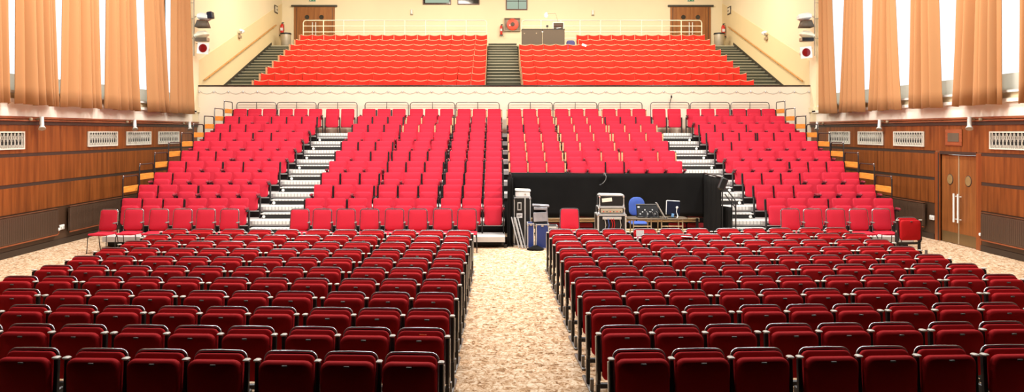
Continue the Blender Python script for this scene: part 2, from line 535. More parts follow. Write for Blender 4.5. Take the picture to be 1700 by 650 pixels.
# central flight cuts into the tiers: its treads stand a little higher than them
st = MB(); no = MB()
y, z = 38.2, 6.83
while y > BALY + .4:
    z -= .156
    y0 = max(BALY + .16, y - BP / 2)
    st.box(-.66, .66, y0, y, 3.2, max(z, 3.2) + .22)
    no.box(-.66, .66, y0 - .02, y0 + .02, z + .2, z + .226)
    y -= BP / 2
o = struct(st.obj('floor_steps_3', STAIROLIVE)); no.obj('step_nosing', STAIRNOSE, o)
for s in (-1, 1):
    m = MB()
    x0, x1 = sorted((s * (HW - .013), s * (HW - .04)))
    def sk(y): return 6.83 - .357 * (38.2 - y)
    ya, yb = BALY + .16, 38.35
    vs = []
    for x in (x0, x1):
        vs += [(x, ya, sk(ya) - .35), (x, yb, sk(yb) - .35), (x, yb, sk(yb) + .10), (x, ya, sk(ya) + .10)]
    m.add(vs, [(3, 2, 1, 0), (4, 5, 6, 7), (0, 1, 5, 4), (1, 2, 6, 5), (2, 3, 7, 6), (3, 0, 4, 7)])
    struct(m.obj('baseboard_balcony_left' if s < 0 else 'baseboard_balcony_right', SKIRT))

# back wall doors, projection windows
def balcony_door(n, x0, x1):
    # x0..x1 across the whole set with its side panels
    y = YB
    d = MB().box(x0, x1, y - .05, y - .001, 6.83, 8.98)
    o = struct(d.obj('door_%d' % n, BALCDOOR))
    MB().box(x0 - .12, x1 + .12, y - .14, y - .001, 8.98, 9.06).obj('lintel', SKIRT, o)
    w = x1 - x0; c = (x0 + x1) / 2
    for sg in (-1, 1):
        l = MB().box(c + sg * .37 - .35, c + sg * .37 + .35, y - .075, y - .05, 6.85, 8.95)
        lf = l.obj('door_leaf', BALCDOOR, o)
        M = T(c + sg * .36, y - .078, 8.46) @ R(90, 'X')
        MB().lathe([(.11, -.008), (.115, 0), (.11, .008)], n=20, M=M).obj('porthole', DARKGLASS, lf)
        h = MB(); hx = c + sg * .08
        h.tube([(hx, y - .12, 7.35), (hx, y - .12, 8.2)], .022, 8)
        h.tube([(hx, y - .07, 7.4), (hx, y - .12, 7.4)], .012, 6); h.tube([(hx, y - .07, 8.15), (hx, y - .12, 8.15)], .012, 6)
        h.obj('pull_handle', WHITE, lf)
        MB().box(c + sg * (w / 2 - .12) - .012, c + sg * (w / 2 - .12) + .012, y - .056, y - .05, 6.85, 8.95).obj('panel_joint', STRIP, o)
    return o
balcony_door(1, wx(488.5, YB), wx(556, YB))
balcony_door(2, wx(1112.5, YB), wx(1179.5, YB))
def back_window(n, p0, p1, pz, mt, h=.8):
    x0, x1 = wx(p0, YB), wx(p1, YB); z0 = wz(pz, YB); z1 = z0 + h
    f = MB(); y0, y1 = YB - .06, YB - .001; t = .045
    f.box(x0, x0 + t, y0, y1, z0, z1); f.box(x1 - t, x1, y0, y1, z0, z1)
    f.box(x0 + t, x1 - t, y0, y1, z0, z0 + t); f.box(x0 + t, x1 - t, y0, y1, z1 - t, z1)
    o = struct(f.obj('window_%d' % n, BROWNFRAME))
    MB().box(x0 + t, x1 - t, YB - .02, YB - .01, z0 + t, z1 - t).obj('pane', mt, o)
    return o, x0, x1, z0, z1
o, x0, x1, z0, z1 = back_window(13, 702, 749, 7.8, DARKGLASS)
MB().box(x0 + .12, x1 - .1, YB - .028, YB - .021, z0 + .09, z1 - .2).obj('painted_reflection', GLOWGLASS, o)  # glowing panel painted as a reflection in the pane
back_window(14, 759.5, 796, 7.8, DARKGLASS)
o, x0, x1, z0, z1 = back_window(15, 840, 875.5, 16.6, GLOWGLASS, 1.1)
MB().box(x0 + .6, x0 + .63, YB - .03, YB - .021, z0 + .05, z1 - .05).box(x0 + .05, x1 - .05, YB - .03, YB - .021, z0 + .42, z0 + .46).obj('glazing_bar', STRIP, o)

# ------------------------------------------------------------------ chair kinds
def stalls_parts():
    P = {}
    lean = radians(14)
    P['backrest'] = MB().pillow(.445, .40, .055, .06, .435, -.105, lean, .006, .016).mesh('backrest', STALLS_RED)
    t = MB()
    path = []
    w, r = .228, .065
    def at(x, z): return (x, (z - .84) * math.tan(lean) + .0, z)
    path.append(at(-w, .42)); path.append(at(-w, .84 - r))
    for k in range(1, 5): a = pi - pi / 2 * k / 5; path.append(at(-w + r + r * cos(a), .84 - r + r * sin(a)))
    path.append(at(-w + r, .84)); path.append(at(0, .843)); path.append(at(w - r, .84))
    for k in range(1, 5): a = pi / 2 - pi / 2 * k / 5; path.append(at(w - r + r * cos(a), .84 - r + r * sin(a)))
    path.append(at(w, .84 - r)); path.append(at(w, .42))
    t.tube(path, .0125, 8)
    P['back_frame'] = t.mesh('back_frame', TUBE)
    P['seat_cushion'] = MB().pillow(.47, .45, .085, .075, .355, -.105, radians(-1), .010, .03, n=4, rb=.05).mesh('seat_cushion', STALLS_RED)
    P['number_plate'] = MB().box(-.024, .024, -.208, -.190, .762, .778, bev=.003).mesh('number_plate', PLATE)
    def arm(x):
        a = MB().box(x - .018, x + .018, -.19, -.135, .33, .775, R(-4, 'X') @ T(0, .01, 0), .008)
        c = MB().box(x - .026, x + .026, -.215, -.135, .775, .797, R(-4, 'X') @ T(0, .01, 0), .008)
        s = MB().box(x - .016, x + .016, -.13, -.02, .30, .52, None, .006)
        o = len(a.v); a.v += s.v; a.f += [tuple(i + o for i in f) for f in s.f]
        return ('armrest', a.mesh('armrest', BLACK), [('arm_cap', c.mesh('arm_cap', CAPGREY))])
    def padded(x):
        n, me, subs = arm(x)
        xx = sorted((math.copysign(abs(x) + .0225, x), math.copysign(abs(x) + .031, x)))
        p = MB().box(xx[0], xx[1], -.188, -.15, .40, .765, R(-4, 'X') @ T(0, .01, 0), .003)
        return (n, me, subs + [('arm_pad', p.mesh('arm_pad', CAPGREY))])
    P['beam'] = MB().box(-.25, .25, -.09, -.04, .25, .30, None, .006).mesh('beam', BLACK)
    def leg(x):
        l = MB().box(x - .02, x + .02, -.10, -.03, .03, .30, None, .005)
        f = MB().box(x - .022, x + .022, -.40, .24, 0, .028, None, .008)
        g = MB().box(x - .018, x + .018, -.36, -.30, .028, .16, None, .004)
        o = len(f.v); f.v += g.v; f.f += [tuple(i + o for i in q) for q in g.f]
        return ('leg', l.mesh('leg', BLACK), [('foot_bar', f.mesh('foot_bar', ALUDARK))])
    P['back_shell'] = MB().pillow(.43, .40, .014, .055, .44, -.088, lean, 0, .004).mesh('back_shell', BLACK)
    core = [('backrest', P['backrest'], [('back_shell', P['back_shell'])]), ('back_frame', P['back_frame'], []),
            ('seat_cushion', P['seat_cushion'], [('number_plate', P['number_plate'])]), ('beam', P['beam'], [])]
    aR, aL = arm(.264), arm(-.264)
    lR, lL = leg(.262), leg(-.262)
    return core, aL, aR, lL, lR, padded(-.264), padded(.264)
SC, SAL, SAR, SLL, SLR, SPL, SPR = stalls_parts()
SPEC_FIRST = SC + [SAL, SAR, SLL]      # lowest x of a linked three
SPEC_MID = SC + [SAR]
SPEC_LAST = SC + [SAR, SLR]
SPEC_AISLE = {-1: SC + [SPR, SLR], 1: SC + [SPL, SAR, SLL]}
SPEC_OUTER = {-1: SC + [SPL, SAR, SLL], 1: SC + [SPR, SLR]}

def in_frame(x, y, half=.3):
    a = (x - half - CX0) * F / y + CX; c = (x + half - CX0) * F / y + CX
    return c > 2 and a < 1698

ROWS = 11
STALL_AT = {}
for s in (-1, 1):
    sp = .533 if s < 0 else .525
    gap = .088
    for r in range(ROWS):
        D0 = (7.02 + .868 * r) if s < 0 else (7.12 + .878 * r)
        dist = .70 + .03
        for i in range(11):
            if i and i % 3 == 0: dist += gap
            xc = s * (dist + sp / 2)
            dist += sp
            y = D0 + .043 * (abs(xc) - .7)
            if not in_frame(xc, y - .15): continue
            j = i % 3
            last = 1 if i == 10 else 2
            inner, outer = (j == 0), (j == 2 or i == 10)
            if s > 0: spec = SPEC_FIRST if inner else (SPEC_LAST if outer else SPEC_MID)
            else: spec = SPEC_FIRST if outer else (SPEC_LAST if inner else SPEC_MID)
            if i == 0: spec = SPEC_AISLE[s]
            if i == 10: spec = SPEC_OUTER[s]
            rowtxt = 'front row' if r == 0 else 'row ' + NUM[r + 1] + ' from the front'
            pos = 'beside the aisle' if i == 0 else ORD[i + 1] + ' from the aisle'
            lab = 'folded red floor chair, %s, %s, %s' % (rowtxt, pos, SIDE[s])
            inst('stalls_chair', spec, lab, 'chair', (xc, y, 0), math.atan(.043) * s, 'folded chairs on the flat floor')
            STALL_AT[(s, r, i)] = (xc, y)

# bleacher chairs ---------------------------------------------------
def bleacher_parts():
    lean = radians(9)
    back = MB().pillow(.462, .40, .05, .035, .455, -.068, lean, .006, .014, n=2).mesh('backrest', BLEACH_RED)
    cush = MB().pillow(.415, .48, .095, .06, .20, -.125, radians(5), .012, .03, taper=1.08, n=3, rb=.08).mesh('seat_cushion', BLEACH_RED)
    fr = MB()
    fr.box(-.235, .235, -.1, -.06, .2, .25, None, .005)
    fr = fr.mesh('seat_bracket', BLACK)
    def side(x):
        m = MB().box(x - .014, x + .014, -.13, -.03, .0, .56, None, .006)
        return ('side_frame', m.mesh('side_frame', BLACK), [])
    def up(x, mat):
        m = MB().box(x - .024, x + .024, -.16, -.11, .50, .80, R(-6, 'X') @ T(0, .04, 0), .01)
        c = MB().box(x - .022, x + .022, -.165, -.10, .80, .825, R(-6, 'X') @ T(0, .04, 0), .008)
        k = MB().box(x - .02, x + .02, -.14, -.08, .45, .50, None, .006)
        o = len(c.v); c.v += k.v; c.f += [tuple(i + o for i in q) for q in k.f]
        return ('armrest', m.mesh('armrest', mat), [('arm_bracket', c.mesh('arm_bracket', BLACK))])
    def down(x):
        m = MB().box(x - .026, x + .026, -.38, -.125, .585, .645, None, .02)
        k = MB().box(x - .012, x + .012, -.30, -.08, .54, .584, None, .004)
        return ('armrest', m.mesh('armrest', ARMRED), [('arm_bracket', k.mesh('arm_bracket', BLACK))])
    core = [('backrest', back, []), ('seat_cushion', cush, []), ('seat_bracket', fr, [])]
    x = .257
    return core, {-1: side(-x), 1: side(x)}, {('b', s): up(s * x, BLACK) for s in (-1, 1)} | {('w', s): up(s * x, PADWOOD) for s in (-1, 1)} | {('d', s): down(s * x) for s in (-1, 1)}
BC, BSIDE, BARM = bleacher_parts()
LD, LP, LR = 19.9, .933, .27
BLOCKS = [  # name, side, low x, high x, seats, spacing, gap, first row
    ('outer block', -1, -9.50, -6.35, 6, .514, .066, 1),
    ('inner block', -1, -5.00, -.09, 9, .526, .088, 1),
    ('inner block', 1, .09, 4.97, 9, .524, .082, 4),
    ('outer block', 1, 6.35, 9.50, 6, .514, .066, 1)]
rb_ = random.Random(3)
for bi, (bn, s, xa, xb, n, sp, gap, r0) in enumerate(BLOCKS):
    for r in range(r0, 11):
        y = LD + LP * (r - 1); z = LR * r
        x = xa
        mode = None
        for i in range(n):
            if i % 3 == 0:
                if i: x += gap
                q = rb_.random()
                if bi == 2: mode = 'w' if q < .68 else ('b' if q < .8 else 'd')
                elif bi == 1: mode = ('d' if q < .45 else 'b') if i < 3 or r < 7 else ('w' if q < .5 else 'd')
                else: mode = 'b' if q < .5 else 'd'
            xc = x + sp / 2; x += sp
            spec = list(BC)
            m = mode if rb_.random() < .85 else ('d' if mode != 'd' else 'b')
            spec += [BSIDE[1], BARM[(m, 1)]]
            if i % 3 == 0: spec += [BSIDE[-1], BARM[(mode, -1)]]
            if abs(bi - 1.5) > 1:   # outer blocks: count from the stairs
                k = n - i if s < 0 else i + 1
                pos = 'beside the stairs' if k == 1 else ORD[k] + ' from the stairs'
            else:
                k = n - i if s < 0 else i + 1
                pos = 'beside the centre gap' if k == 1 else ORD[k] + ' from the centre gap'
            lab = 'crimson bleacher chair, row %s up, %s, %s %s' % (NUM[r], pos, bn, SIDE[s])
            inst('bleacher_chair', spec, lab, 'chair', (xc, y, z + .004), 0, 'crimson chairs on the raked bleacher')
for s, xs in ((-1, (-6.01, -5.48)), (1, (5.41, 5.94))):
    for k, x in enumerate(xs):
        spec = list(BC) + [BSIDE[1]] + ([BSIDE[-1]] if k == 0 else [])
        near = (k == 0) if s < 0 else (k == 1)
        lab = 'crimson chair closing the stair top, %s block, %s' % ('outer' if near else 'inner', SIDE[s])
        lab = 'crimson chair at the stair head, next to the %s block, %s' % ('outer' if near else 'inner', SIDE[s])
        inst('bleacher_chair', spec, lab, 'chair', (x, LD + LP * 9, LR * 10 + .004), 0, 'crimson chairs on the raked bleacher')

# balcony chairs -----------------------------------------------------
def balcony_parts():
    W = .262
    nx = 8
    def top(u): return .955 - .045 * (1 - u * u)
    def dep(u): return .045 * (1 - u * u)
    bk = MB(); tr = MB()
    rings = []
    for k in range(nx + 1):
        u = -1 + 2 * k / nx; x = u * W * .965
        y = dep(u)
        rings.append([(x, y - .03, .50), (x, y - .035, .6), (x, y - .02, top(u) - .02), (x, y - .008, top(u)), (x, y + .012, top(u)), (x, y + .005, .50)])
    bk.loft(rings)
    rings = []
    for k in range(nx + 1):
        u = -1 + 2 * k / nx; x = u * W * .965
        y = dep(u); z = top(u)
        rings.append([(x, y - .012, z), (x, y - .012, z + .016), (x, y + .03, z + .018), (x, y + .03, z - .30), (x, y + .013, z - .30), (x, y + .013, z)])
    tr.loft(rings)
    cu = MB().pillow(.46, .42, .07, .05, .26, -.10, radians(4), .008, .02, n=2)
    arm = MB().box(W - .02, W + .0, -.30, .0, .62, .65, None, .01)
    arm.box(W - .016, W - .004, -.24, -.02, 0, .62)
    arl = MB().box(-W - .02, -W - .001, -.30, .0, .62, .65, None, .01)
    arl.box(-W - .016, -W - .004, -.24, -.02, 0, .93)
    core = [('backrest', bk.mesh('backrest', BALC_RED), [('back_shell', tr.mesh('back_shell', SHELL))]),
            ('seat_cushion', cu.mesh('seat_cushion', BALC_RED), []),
            ('armrest', arm.mesh('armrest', PADWOOD), [])]
    return core, ('armrest', arl.mesh('armrest', PADWOOD), [])
VC, VAL = balcony_parts()
for s in (-1, 1):
    for r in range(1, 10):
        y = BD + BP * (r - 1); z = BZ + BR * (r - 1)
        for i in range(16):
            if s > 0 and r >= 8 and i < 5: continue
            xc = s * (.69 + .53 * (i + .5))
            pos = 'beside the centre steps' if i == 0 else ORD[i + 1] + ' from the centre steps'
            lab = 'scarlet balcony chair, row %s up, %s, %s' % (NUM[r], pos, SIDE[s])
            spec = VC + ([VAL] if (s < 0 and i == 15) or (s > 0 and (i == 0 or (r >= 8 and i == 5))) else [])
            inst('balcony_chair', spec, lab, 'chair', (xc, y, z), 0, 'scarlet chairs in the balcony rows')

# ------------------------------------------------------------------ bleacher structure
bl = thing('retractable_bleacher', 'stepped metal bleacher of ten decks with two pale stair flights', 'bleacher', (0, 0, 0))
for r in range(1, 11):
    y0 = LD + LP * (r - 1) - .75; y1 = y0 + LP
    if r == 10: y1 = 28.82
    z = LR * r
    spans = [(-9.62, 9.62)] if r >= 4 else [(-9.62, -.07), (5.47, 9.62)]
    for a, c in spans:
        dk = MB().box(a, c, y0, y1 - .002, z - .06, z).obj('deck', DECK, bl)
        MB().box(a, c, y0 - .012, y0 - .001, z - .12, z - .002).obj('deck_front', ALU, dk)
        (MB().box(a, c, y0 + .05, y1 - .05, 0.001, z - .062) if r > 1 else MB().box(a, c, y0 + .25, y1 - .05, 0.02, z - .062)).obj('understructure', DARKRISER, dk)
        if r == 1:
            lg = MB()
            k = a + .3
            while k < c:
                lg.tube([(k, y0 + .12, 0.06), (k, y0 + .12, .2)], .03, 8)
                lg.lathe([(.03, 0), (.045, .01), (.045, .07), (.03, .08)], (k + .06, y0 + .12, 0), 10)
                k += 1.15
            lg.obj('castor', BLACK, dk)
# stairs: a pale nosing on each deck and a box step between the decks
for s, xa, xb in ((-1, -6.33, -5.02), (1, 4.99, 6.33)):
    fl = thing('bleacher_stairs', 'pale metal bleacher stair flight with dashed nosings, %s' % SIDE[s], 'stairs', (0, 0, 0), 0, 'bleacher stair flights')
    mx = xa + .10 if s < 0 else xb - .10
    for r in range(1, 11):
        yf = LD + LP * (r - 1) - .75; z = LR * r
        xa = 5.49 if (s > 0 and r <= 3) else (-6.33 if s < 0 else 4.99)
        t = MB().box(xa, xb, yf - .05, yf + .12, z + .001, z + .012, None, .004)
        t.box(xa, xb, yf - .05, yf - .03, z - .075, z + .005)
        t.obj('nosing', NOSING, fl)
        if r == 1:
            MB().box(xa, xb, yf - .27, yf - .06, .001, .14, None, .01).obj('box_step', ALU, fl); continue
        h = z - LR / 2
        bs = MB().box(xa + .02, xb - .02, yf - .34, yf - .06, h - .025, h).obj('box_step', DECK, fl)
        MB().box(xa + .02, xb - .02, yf - .355, yf - .335, h - .03, h + .006, None, .004).obj('step_edge', NOSING, bs)
        MB().box(xa + .05, xb - .05, yf - .34, yf - .07, z - LR + .002, h - .03).obj('open_riser', DARKRISER, bs)
        M = T(mx, yf - .352, h - .085) @ R(90, 'X')
        MB().lathe([(.035, -.012), (.042, 0), (.035, .012)], n=14, M=M).obj('round_marker', WHITE, bs)

# guard rails at the outer ends of the decks
def hoop(path, r=.017): return MB().tube(path, r, 8)
for s in (-1, 1):
    X = s * 9.58
    for r in range(2, 11):
        y0 = LD + LP * (r - 1) - .72; y1 = y0 + LP - .08; z = LR * r; H = 1.1
        g = thing('guard_rail', 'dark hoop rail with orange boards closing deck %s, %s' % (NUM[r], SIDE[s]), 'railing', (X, y0, z), 0, 'hoop rails stepping up the bleacher ends')
        L = y1 - y0; c = .07
        hoop([(0, 0, 0.004), (0, 0, H - c), (0, c * .3, H - c * .3), (0, c, H), (0, L - c, H), (0, L - c * .3, H - c * .3), (0, L, H - c), (0, L, 0.004)]).obj('hoop', GREYTUBE if r > 8 else HOOP, g)
        MB().box(-.012, .012, -.012, L + .012, .70, .85, None, .004).obj('board', ORANGEWOOD, g)
        MB().box(-.012, .012, -.012, L + .012, .28, .43, None, .004).obj('board', ORANGEWOOD, g)
        MB().lathe([(.001, 0), (.022, .005), (.026, .02), (.02, .036), (.001, .04)], (0, .02, H - .012), 10).obj('end_knob', CHROME, g)
# rear rails behind the top row
RR = [(393, 458.5), (460, 525), (528, 593), (606, 678), (681, 755), (757, 829), (844, 917), (919, 991), (993, 1066), (1080, 1144), (1146, 1211), (1213, 1277)]
for k, (p0, p1) in enumerate(RR):
    y = 28.72
    xa, xb = wx(p0, y), wx(p1, y)
    s = -1 if k < 6 else 1
    idx = (6 - k) if k < 6 else k - 5
    where = 'beside the middle' if idx == 1 else (ORD[idx] + ' from the middle')
    g = thing('back_rail', 'grey tube hoop rail behind the top bleacher row, %s, %s' % (where, SIDE[s]), 'railing', (xa, y, LR * 10), 0, 'hoop rails behind the top bleacher row')
    w = xb - xa; H = 1.11; c = .1
    hoop([(0, 0, 0), (0, 0, H - c), (c * .3, 0, H - c * .3), (c, 0, H), (w - c, 0, H), (w - c * .3, 0, H - c * .3), (w, 0, H - c), (w, 0, 0)], .016).obj('hoop', GREYTUBE, g)
    MB().tube([(w / 2, 0, 0), (w / 2, 0, H - .01)], .013, 6).obj('post', GREYTUBE, g)
    if k == 9:
        y2 = 28.70
        c = thing('clip_light', 'small dark clip light standing up on a rear hoop rail', 'lamp', (wx(1113, y2), y2, LR * 10 + 1.125))
        MB().tube([(0, -.0, 0), (0.01, 0, .08), (.03, 0, .14)], .014, 6).obj('stem', BLACK, c)
        MB().lathe([(.02, 0), (.03, .02), (.026, .09), (.01, .1)], (.035, 0, .13), 10).obj('lamp_head', BLACK, c)

# ------------------------------------------------------------------ loose chairs at the bleacher foot
def loose_parts():
    lean = radians(8)
    bk = MB().pillow(.40, .47, .03, .05, .485, .17, lean, .004, .01, taper=1.08, n=3, rb=.06)
    fr = MB()
    def at(x, z): return (x, .165 + (z - .485) * math.tan(lean), z)
    w, r, zt = .212, .06, .965
    p = [at(-w * 1.06, .44), at(-w, zt - r)]
    for k in range(1, 4): a = pi - pi / 2 * k / 4; p.append(at(-w + r + r * cos(a), zt - r + r * sin(a)))
    p += [at(-w + r, zt), at(w - r, zt)]
    for k in range(1, 4): a = pi / 2 - pi / 2 * k / 4; p.append(at(w - r + r * cos(a), zt - r + r * sin(a)))
    p += [at(w, zt - r), at(w * 1.06, .44)]
    fr.tube(p, .012, 6)
    st = MB()
    rings = []
    for k in range(9):
        u = k / 8; y = -.25 + .43 * u
        z = .455 - .018 * sin(pi * u) + (.0 if u > .12 else -.02 * (1 - u / .12))
        ww = .235 * (1 if .08 < u else .94)
        rings.append([(-ww, y, z - .012), (-ww * .5, y, z - .022), (ww * .5, y, z - .022), (ww, y, z - .012), (ww, y, z + .008), (ww * .6, y, z + .016), (-ww * .6, y, z + .016), (-ww, y, z + .008)])
    st.loft(rings)
    legs = []
    for sx in (-1, 1):
        legs.append(('leg', MB().tube([(sx * .2, -.2, .44), (sx * .225, -.245, .36), (sx * .235, -.27, 0.012)], .011, 6).mesh('leg', HOOP), []))
        legs.append(('leg', MB().tube([(sx * .2, .12, .44), (sx * .225, .16, .38), (sx * .235, .24, 0.012)], .011, 6).mesh('leg', HOOP), []))
    ar = MB().tube([(.245, .15, .45), (.25, .13, .62), (.25, .08, .665)], .012, 6)
    pad = MB().box(.225, .275, -.03, .15, .66, .69, None, .012)
    return [('backrest', bk.mesh('backrest', BLEACH_RED), []), ('back_frame', fr.mesh('back_frame', CHROME), []), ('seat', st.mesh('seat', BLEACH_RED), [])] + legs, ('armrest', ar.mesh('armrest', BLACK), [('arm_pad', pad.mesh('arm_pad', ALUDARK))])
LC, LARM = loose_parts()
Dl = 18.56
rows = [(-1, [179, 222.5, 264, 303.5, 341.5, 380.5]), (-2, [497.5, 535, 574.5, 614, 655, 694, 735, 775.5]), (1, [1312, 1350, 1387, 1426, 1464])]
for s, xs in rows:
    for k, px in enumerate(xs):
        if s == -1: lab = 'slim crimson stacking chair, %s from the wall, before the outer block away from doors' % ('first' if k == 0 else ORD[k + 1])
        elif s == -2: lab = 'slim crimson stacking chair, %s from the aisle, before the inner bleacher block' % (ORD[8 - k])
        else: lab = 'slim crimson stacking chair, %s from the stairs, before the outer block doors side' % ORD[k + 1]
        d = Dl + rb_.uniform(-.03, .03) - (.1 if s == -1 and k == 0 else 0)
        sp = list(LC)
        if not (s == -2 and k == 0 and False): sp.append(LARM)
        rz = radians(rb_.uniform(-2, 2) + (-6 if (s == -1 and k == 0) else 0))
        inst('stacking_chair', sp, lab, 'chair', (wx(px, d + .2), d, 0), rz, 'slim crimson chairs lined up at the bleacher foot')
inst('stacking_chair', LC, 'slim crimson stacking chair alone before the black drape', 'chair', (wx(945.5, 18.9), 18.7, 0), 0)
# one spare folded chair by the door
inst('stalls_chair', SC + [SAL, SAR, SLL, SLR], 'single folded red chair on its own legs near the wall doors', 'chair', (wx(1512, 17.9), 18.1, 0), radians(4))

# ------------------------------------------------------------------ black drape round the technical pit
dr = thing('black_drape', 'tall black drape masking the equipment bay in the bleacher', 'curtain', (0, 0, 0))
def cloth(p0, p1, z0, z1, folds, amp, n=60, sag=.0, seed=1):
    # hanging cloth between two plan points
    rr = random.Random(seed)
    ph = [rr.uniform(0, 6.28) for _ in range(4)]
    P0, P1 = Vector((p0[0], p0[1], 0)), Vector((p1[0], p1[1], 0))
    dv = P1 - P0; nrm = Vector((dv.y, -dv.x, 0)).normalized()
    rings = []
    for j in range(9):
        v = j / 8
        ring = []
        for i in range(n + 1):
            u = i / n
            a = amp * (.25 + .75 * v) * (sin(u * folds * 6.283 + ph[0]) * .6 + sin(u * folds * 2.3 * 6.283 + ph[1] + v) * .4)
            p = P0 + dv * u + nrm * a
            zt = z1 - sag * sin(u * pi)
            ring.append((p.x, p.y, zt + (z0 - zt) * v + .012 * sin(u * folds * 6.283 + ph[2]) * v))
        rings.append(ring)
    return MB().loft(rings, False, False, False)
DY = 21.25
ztop = wz(287, DY)
cloth((.12, DY), (5.18, DY), .52, ztop, 3.5, .045, 90, .01, 2).obj('back_panel', DRAPE, dr, solid=.008)
cloth((5.19, DY - .02), (5.20, 19.6), .05, ztop - .02, 3, .05, 50, .02, 3).obj('side_panel', DRAPE, dr, solid=.008)
cloth((.0, 19.35), (.13, 19.45), .01, 1.66, 2.0, .04, 30, 0, 5).obj('side_panel', DRAPE, dr, solid=.008)
cloth((.10, 19.5), (.12, DY - .02), .01, 1.7, 3, .03, 40, 0, 6).obj('side_panel', DRAPE, dr, solid=.008)
cloth((5.22, 19.95), (5.37, 19.4), .05, .95, 2, .04, 30, 0, 9).obj('side_panel', DRAPE, dr, solid=.008)
fr = MB()
fr.tube([(.11, DY + .03, .3), (.11, DY + .03, ztop), (5.2, DY + .03, ztop), (5.2, DY + .03, .3)], .018, 6)
fr.tube([(5.2, DY, ztop), (5.2, 19.62, ztop - .02), (5.2, 19.55, ztop - .1), (5.2, 19.55, .05)], .018, 6)
fr.tube([(.03, 19.42, .01), (.03, 19.42, 1.66)], .016, 6)
fr.obj('drape_frame', BLACK, dr)
MB().box(5.12, 5.3, 19.50, 19.58, 1.35, 1.66, T(5.2, 19.5, 1.5) @ R(22, 'Y') @ T(-5.2, -19.5, -1.5), .03).obj('cable_flap', BLACK, dr)
# black handrails beside the stairs
hr = thing('stair_handrail', 'black double handrail beside the drape on the stair edge', 'railing', (5.445, 19.28, 0.0))
for z0 in (1.12, .95):
    MB().tube([(0, .9, z0 + .25), (0, .1, z0 + .02), (.0, .02, z0 - .02), (0, 0, z0 - .1)], .016, 8).obj('rail', BLACK, hr)
for y, z in ((0.0, 1.05), (.32, 1.14)):
    MB().tube([(0, y, .0), (0, y, z)], .016, 6).obj('post', BLACK, hr)
# shut decks with folded chairs under the drape
rd = thing('retracted_deck', 'two cream beams of shut bleacher decks beneath the black drape', 'bleacher', (0, 0, 0))
for z, y in ((.37, 21.42), (.09, 21.36)):
    MB().box(.16, 5.12, y, y + .12, z, z + .05, None, .008).box(.16, 5.12, y + .015, y + .12, z + .05, z + .058).box(.16, 5.12, y + .0, y + .12, z + .06, z + .1, None, .008).obj('beam', BEAMCREAM, rd)
MB().box(.16, 5.12, 21.76, 21.84, .001, .62).obj('deck_back', DARKRISER, rd)
for x in (.5, 2.6, 5.0):
    MB().box(x, x + .06, 21.3, 21.35, 0, .48).obj('upright', BLACK, rd)
for t, (z, y) in enumerate(((.475, 21.5), (.195, 21.5))):
    for k, px in enumerate((918, 970, 1125, 1156)):
        xx = wx(px, y)
        m = MB().pillow(.46, .13, .06, .05, 0, 0, radians(20), .004, .015, rb=.02)
        c = thing('folded_chair', 'shut shade-darkened red chair on the %s shut deck, %s' % (('upper', 'lower')[t], ('beside the blue cases', 'behind the lone crimson chair', 'behind the computer monitor', 'beside the drape corner')[k]), 'chair', (xx, y + .06, z), 0, 'shut chairs beneath the drape')
        m.obj('backrest', FOLDRED, c)
        MB().box(-.2, .2, .0, .05, 0, .03).obj('bracket', BLACK, c)

# ------------------------------------------------------------------ equipment bay
def case(name, label, x0, x1, y0, y1, z0, z1, body, edge=ALU, cat='case', e=.022, extra=None, group=None):
    g = thing(name, label, cat, ((x0 + x1) / 2, (y0 + y1) / 2, z0), 0, group)
    w, d, h = (x1 - x0) / 2, (y1 - y0) / 2, z1 - z0
    MB().box(-w + .004, w - .004, -d + .004, d - .004, .004, h - .004).obj('body', body, g)
    m = MB()
    for sx in (-1, 1):
        for sy in (-1, 1):
            xa, xb = sorted((sx * w, sx * (w - e))); ya, yb = sorted((sy * d, sy * (d - e)))
            m.box(xa, xb, ya, yb, 0, h)
    for z in (0, h - e):
        for sy in (-1, 1):
            ya, yb = sorted((sy * d, sy * (d - e)))
            m.box(-w + e, w - e, ya, yb, z, z + e)
        for sx in (-1, 1):
            xa, xb = sorted((sx * w, sx * (w - e)))
            m.box(xa, xb, -d + e, d - e, z, z + e)
    m.obj('edging', edge, g)
    c = MB()
    for sx in (-1, 1):
        for sz in (.034, h - .034):
            c.lathe([(.001, -.03), (.02, -.025), (.03, 0), (.02, .025), (.001, .03)], (sx * (w - .012), -d + .012, sz), 8)
    c.obj('ball_corners', CHROME, g)
    return g, w, d, h
g, w, d, h = case('flight_case', 'tall black flight case with metal edges and white labels', .15, .56, 19.55, 20.1, 0, 1.18, BLACKCASE)
MB().box(-w + .255, -w + .285, -d - .004, -d + .004, .02, h - .02).obj('edge_strip', ALU, g)
MB().box(-.12, -.02, -d - .006, -d + .004, .86, 1.06, None, .003).obj('recessed_catch', ALU, g)
MB().box(-.10, -.04, -d - .008, -d - .005, .89, 1.03).obj('catch_plate', BLACK, g)
MB().box(-.14, .0, -d - .006, -d + .004, .68, .79).obj('label_plate', PAPER, g)
MB().box(-.12, -.02, -d - .008, -d - .006, .74, .755).box(-.12, -.05, -d - .008, -d - .006, .71, .722).obj('label_print', BLACK, g)
c = thing('white_box', 'white lidded box on top of the tall black flight case', 'box', (.365, 19.8, 1.18))
MB().box(-.18, .18, -.22, .22, 0, .13, None, .012).obj('body', PAPER, c)
MB().box(-.19, .19, -.23, .23, .135, .175, T(0, 0, 0) @ R(2, 'Y'), .012).obj('lid', WHITE, c)
MB().lathe([(.001, -.01), (.018, -.008), (.018, .008), (.001, .01)], n=10, M=T(.06, -.225, .07) @ R(90, 'X')).obj('catch', STEEL, c)
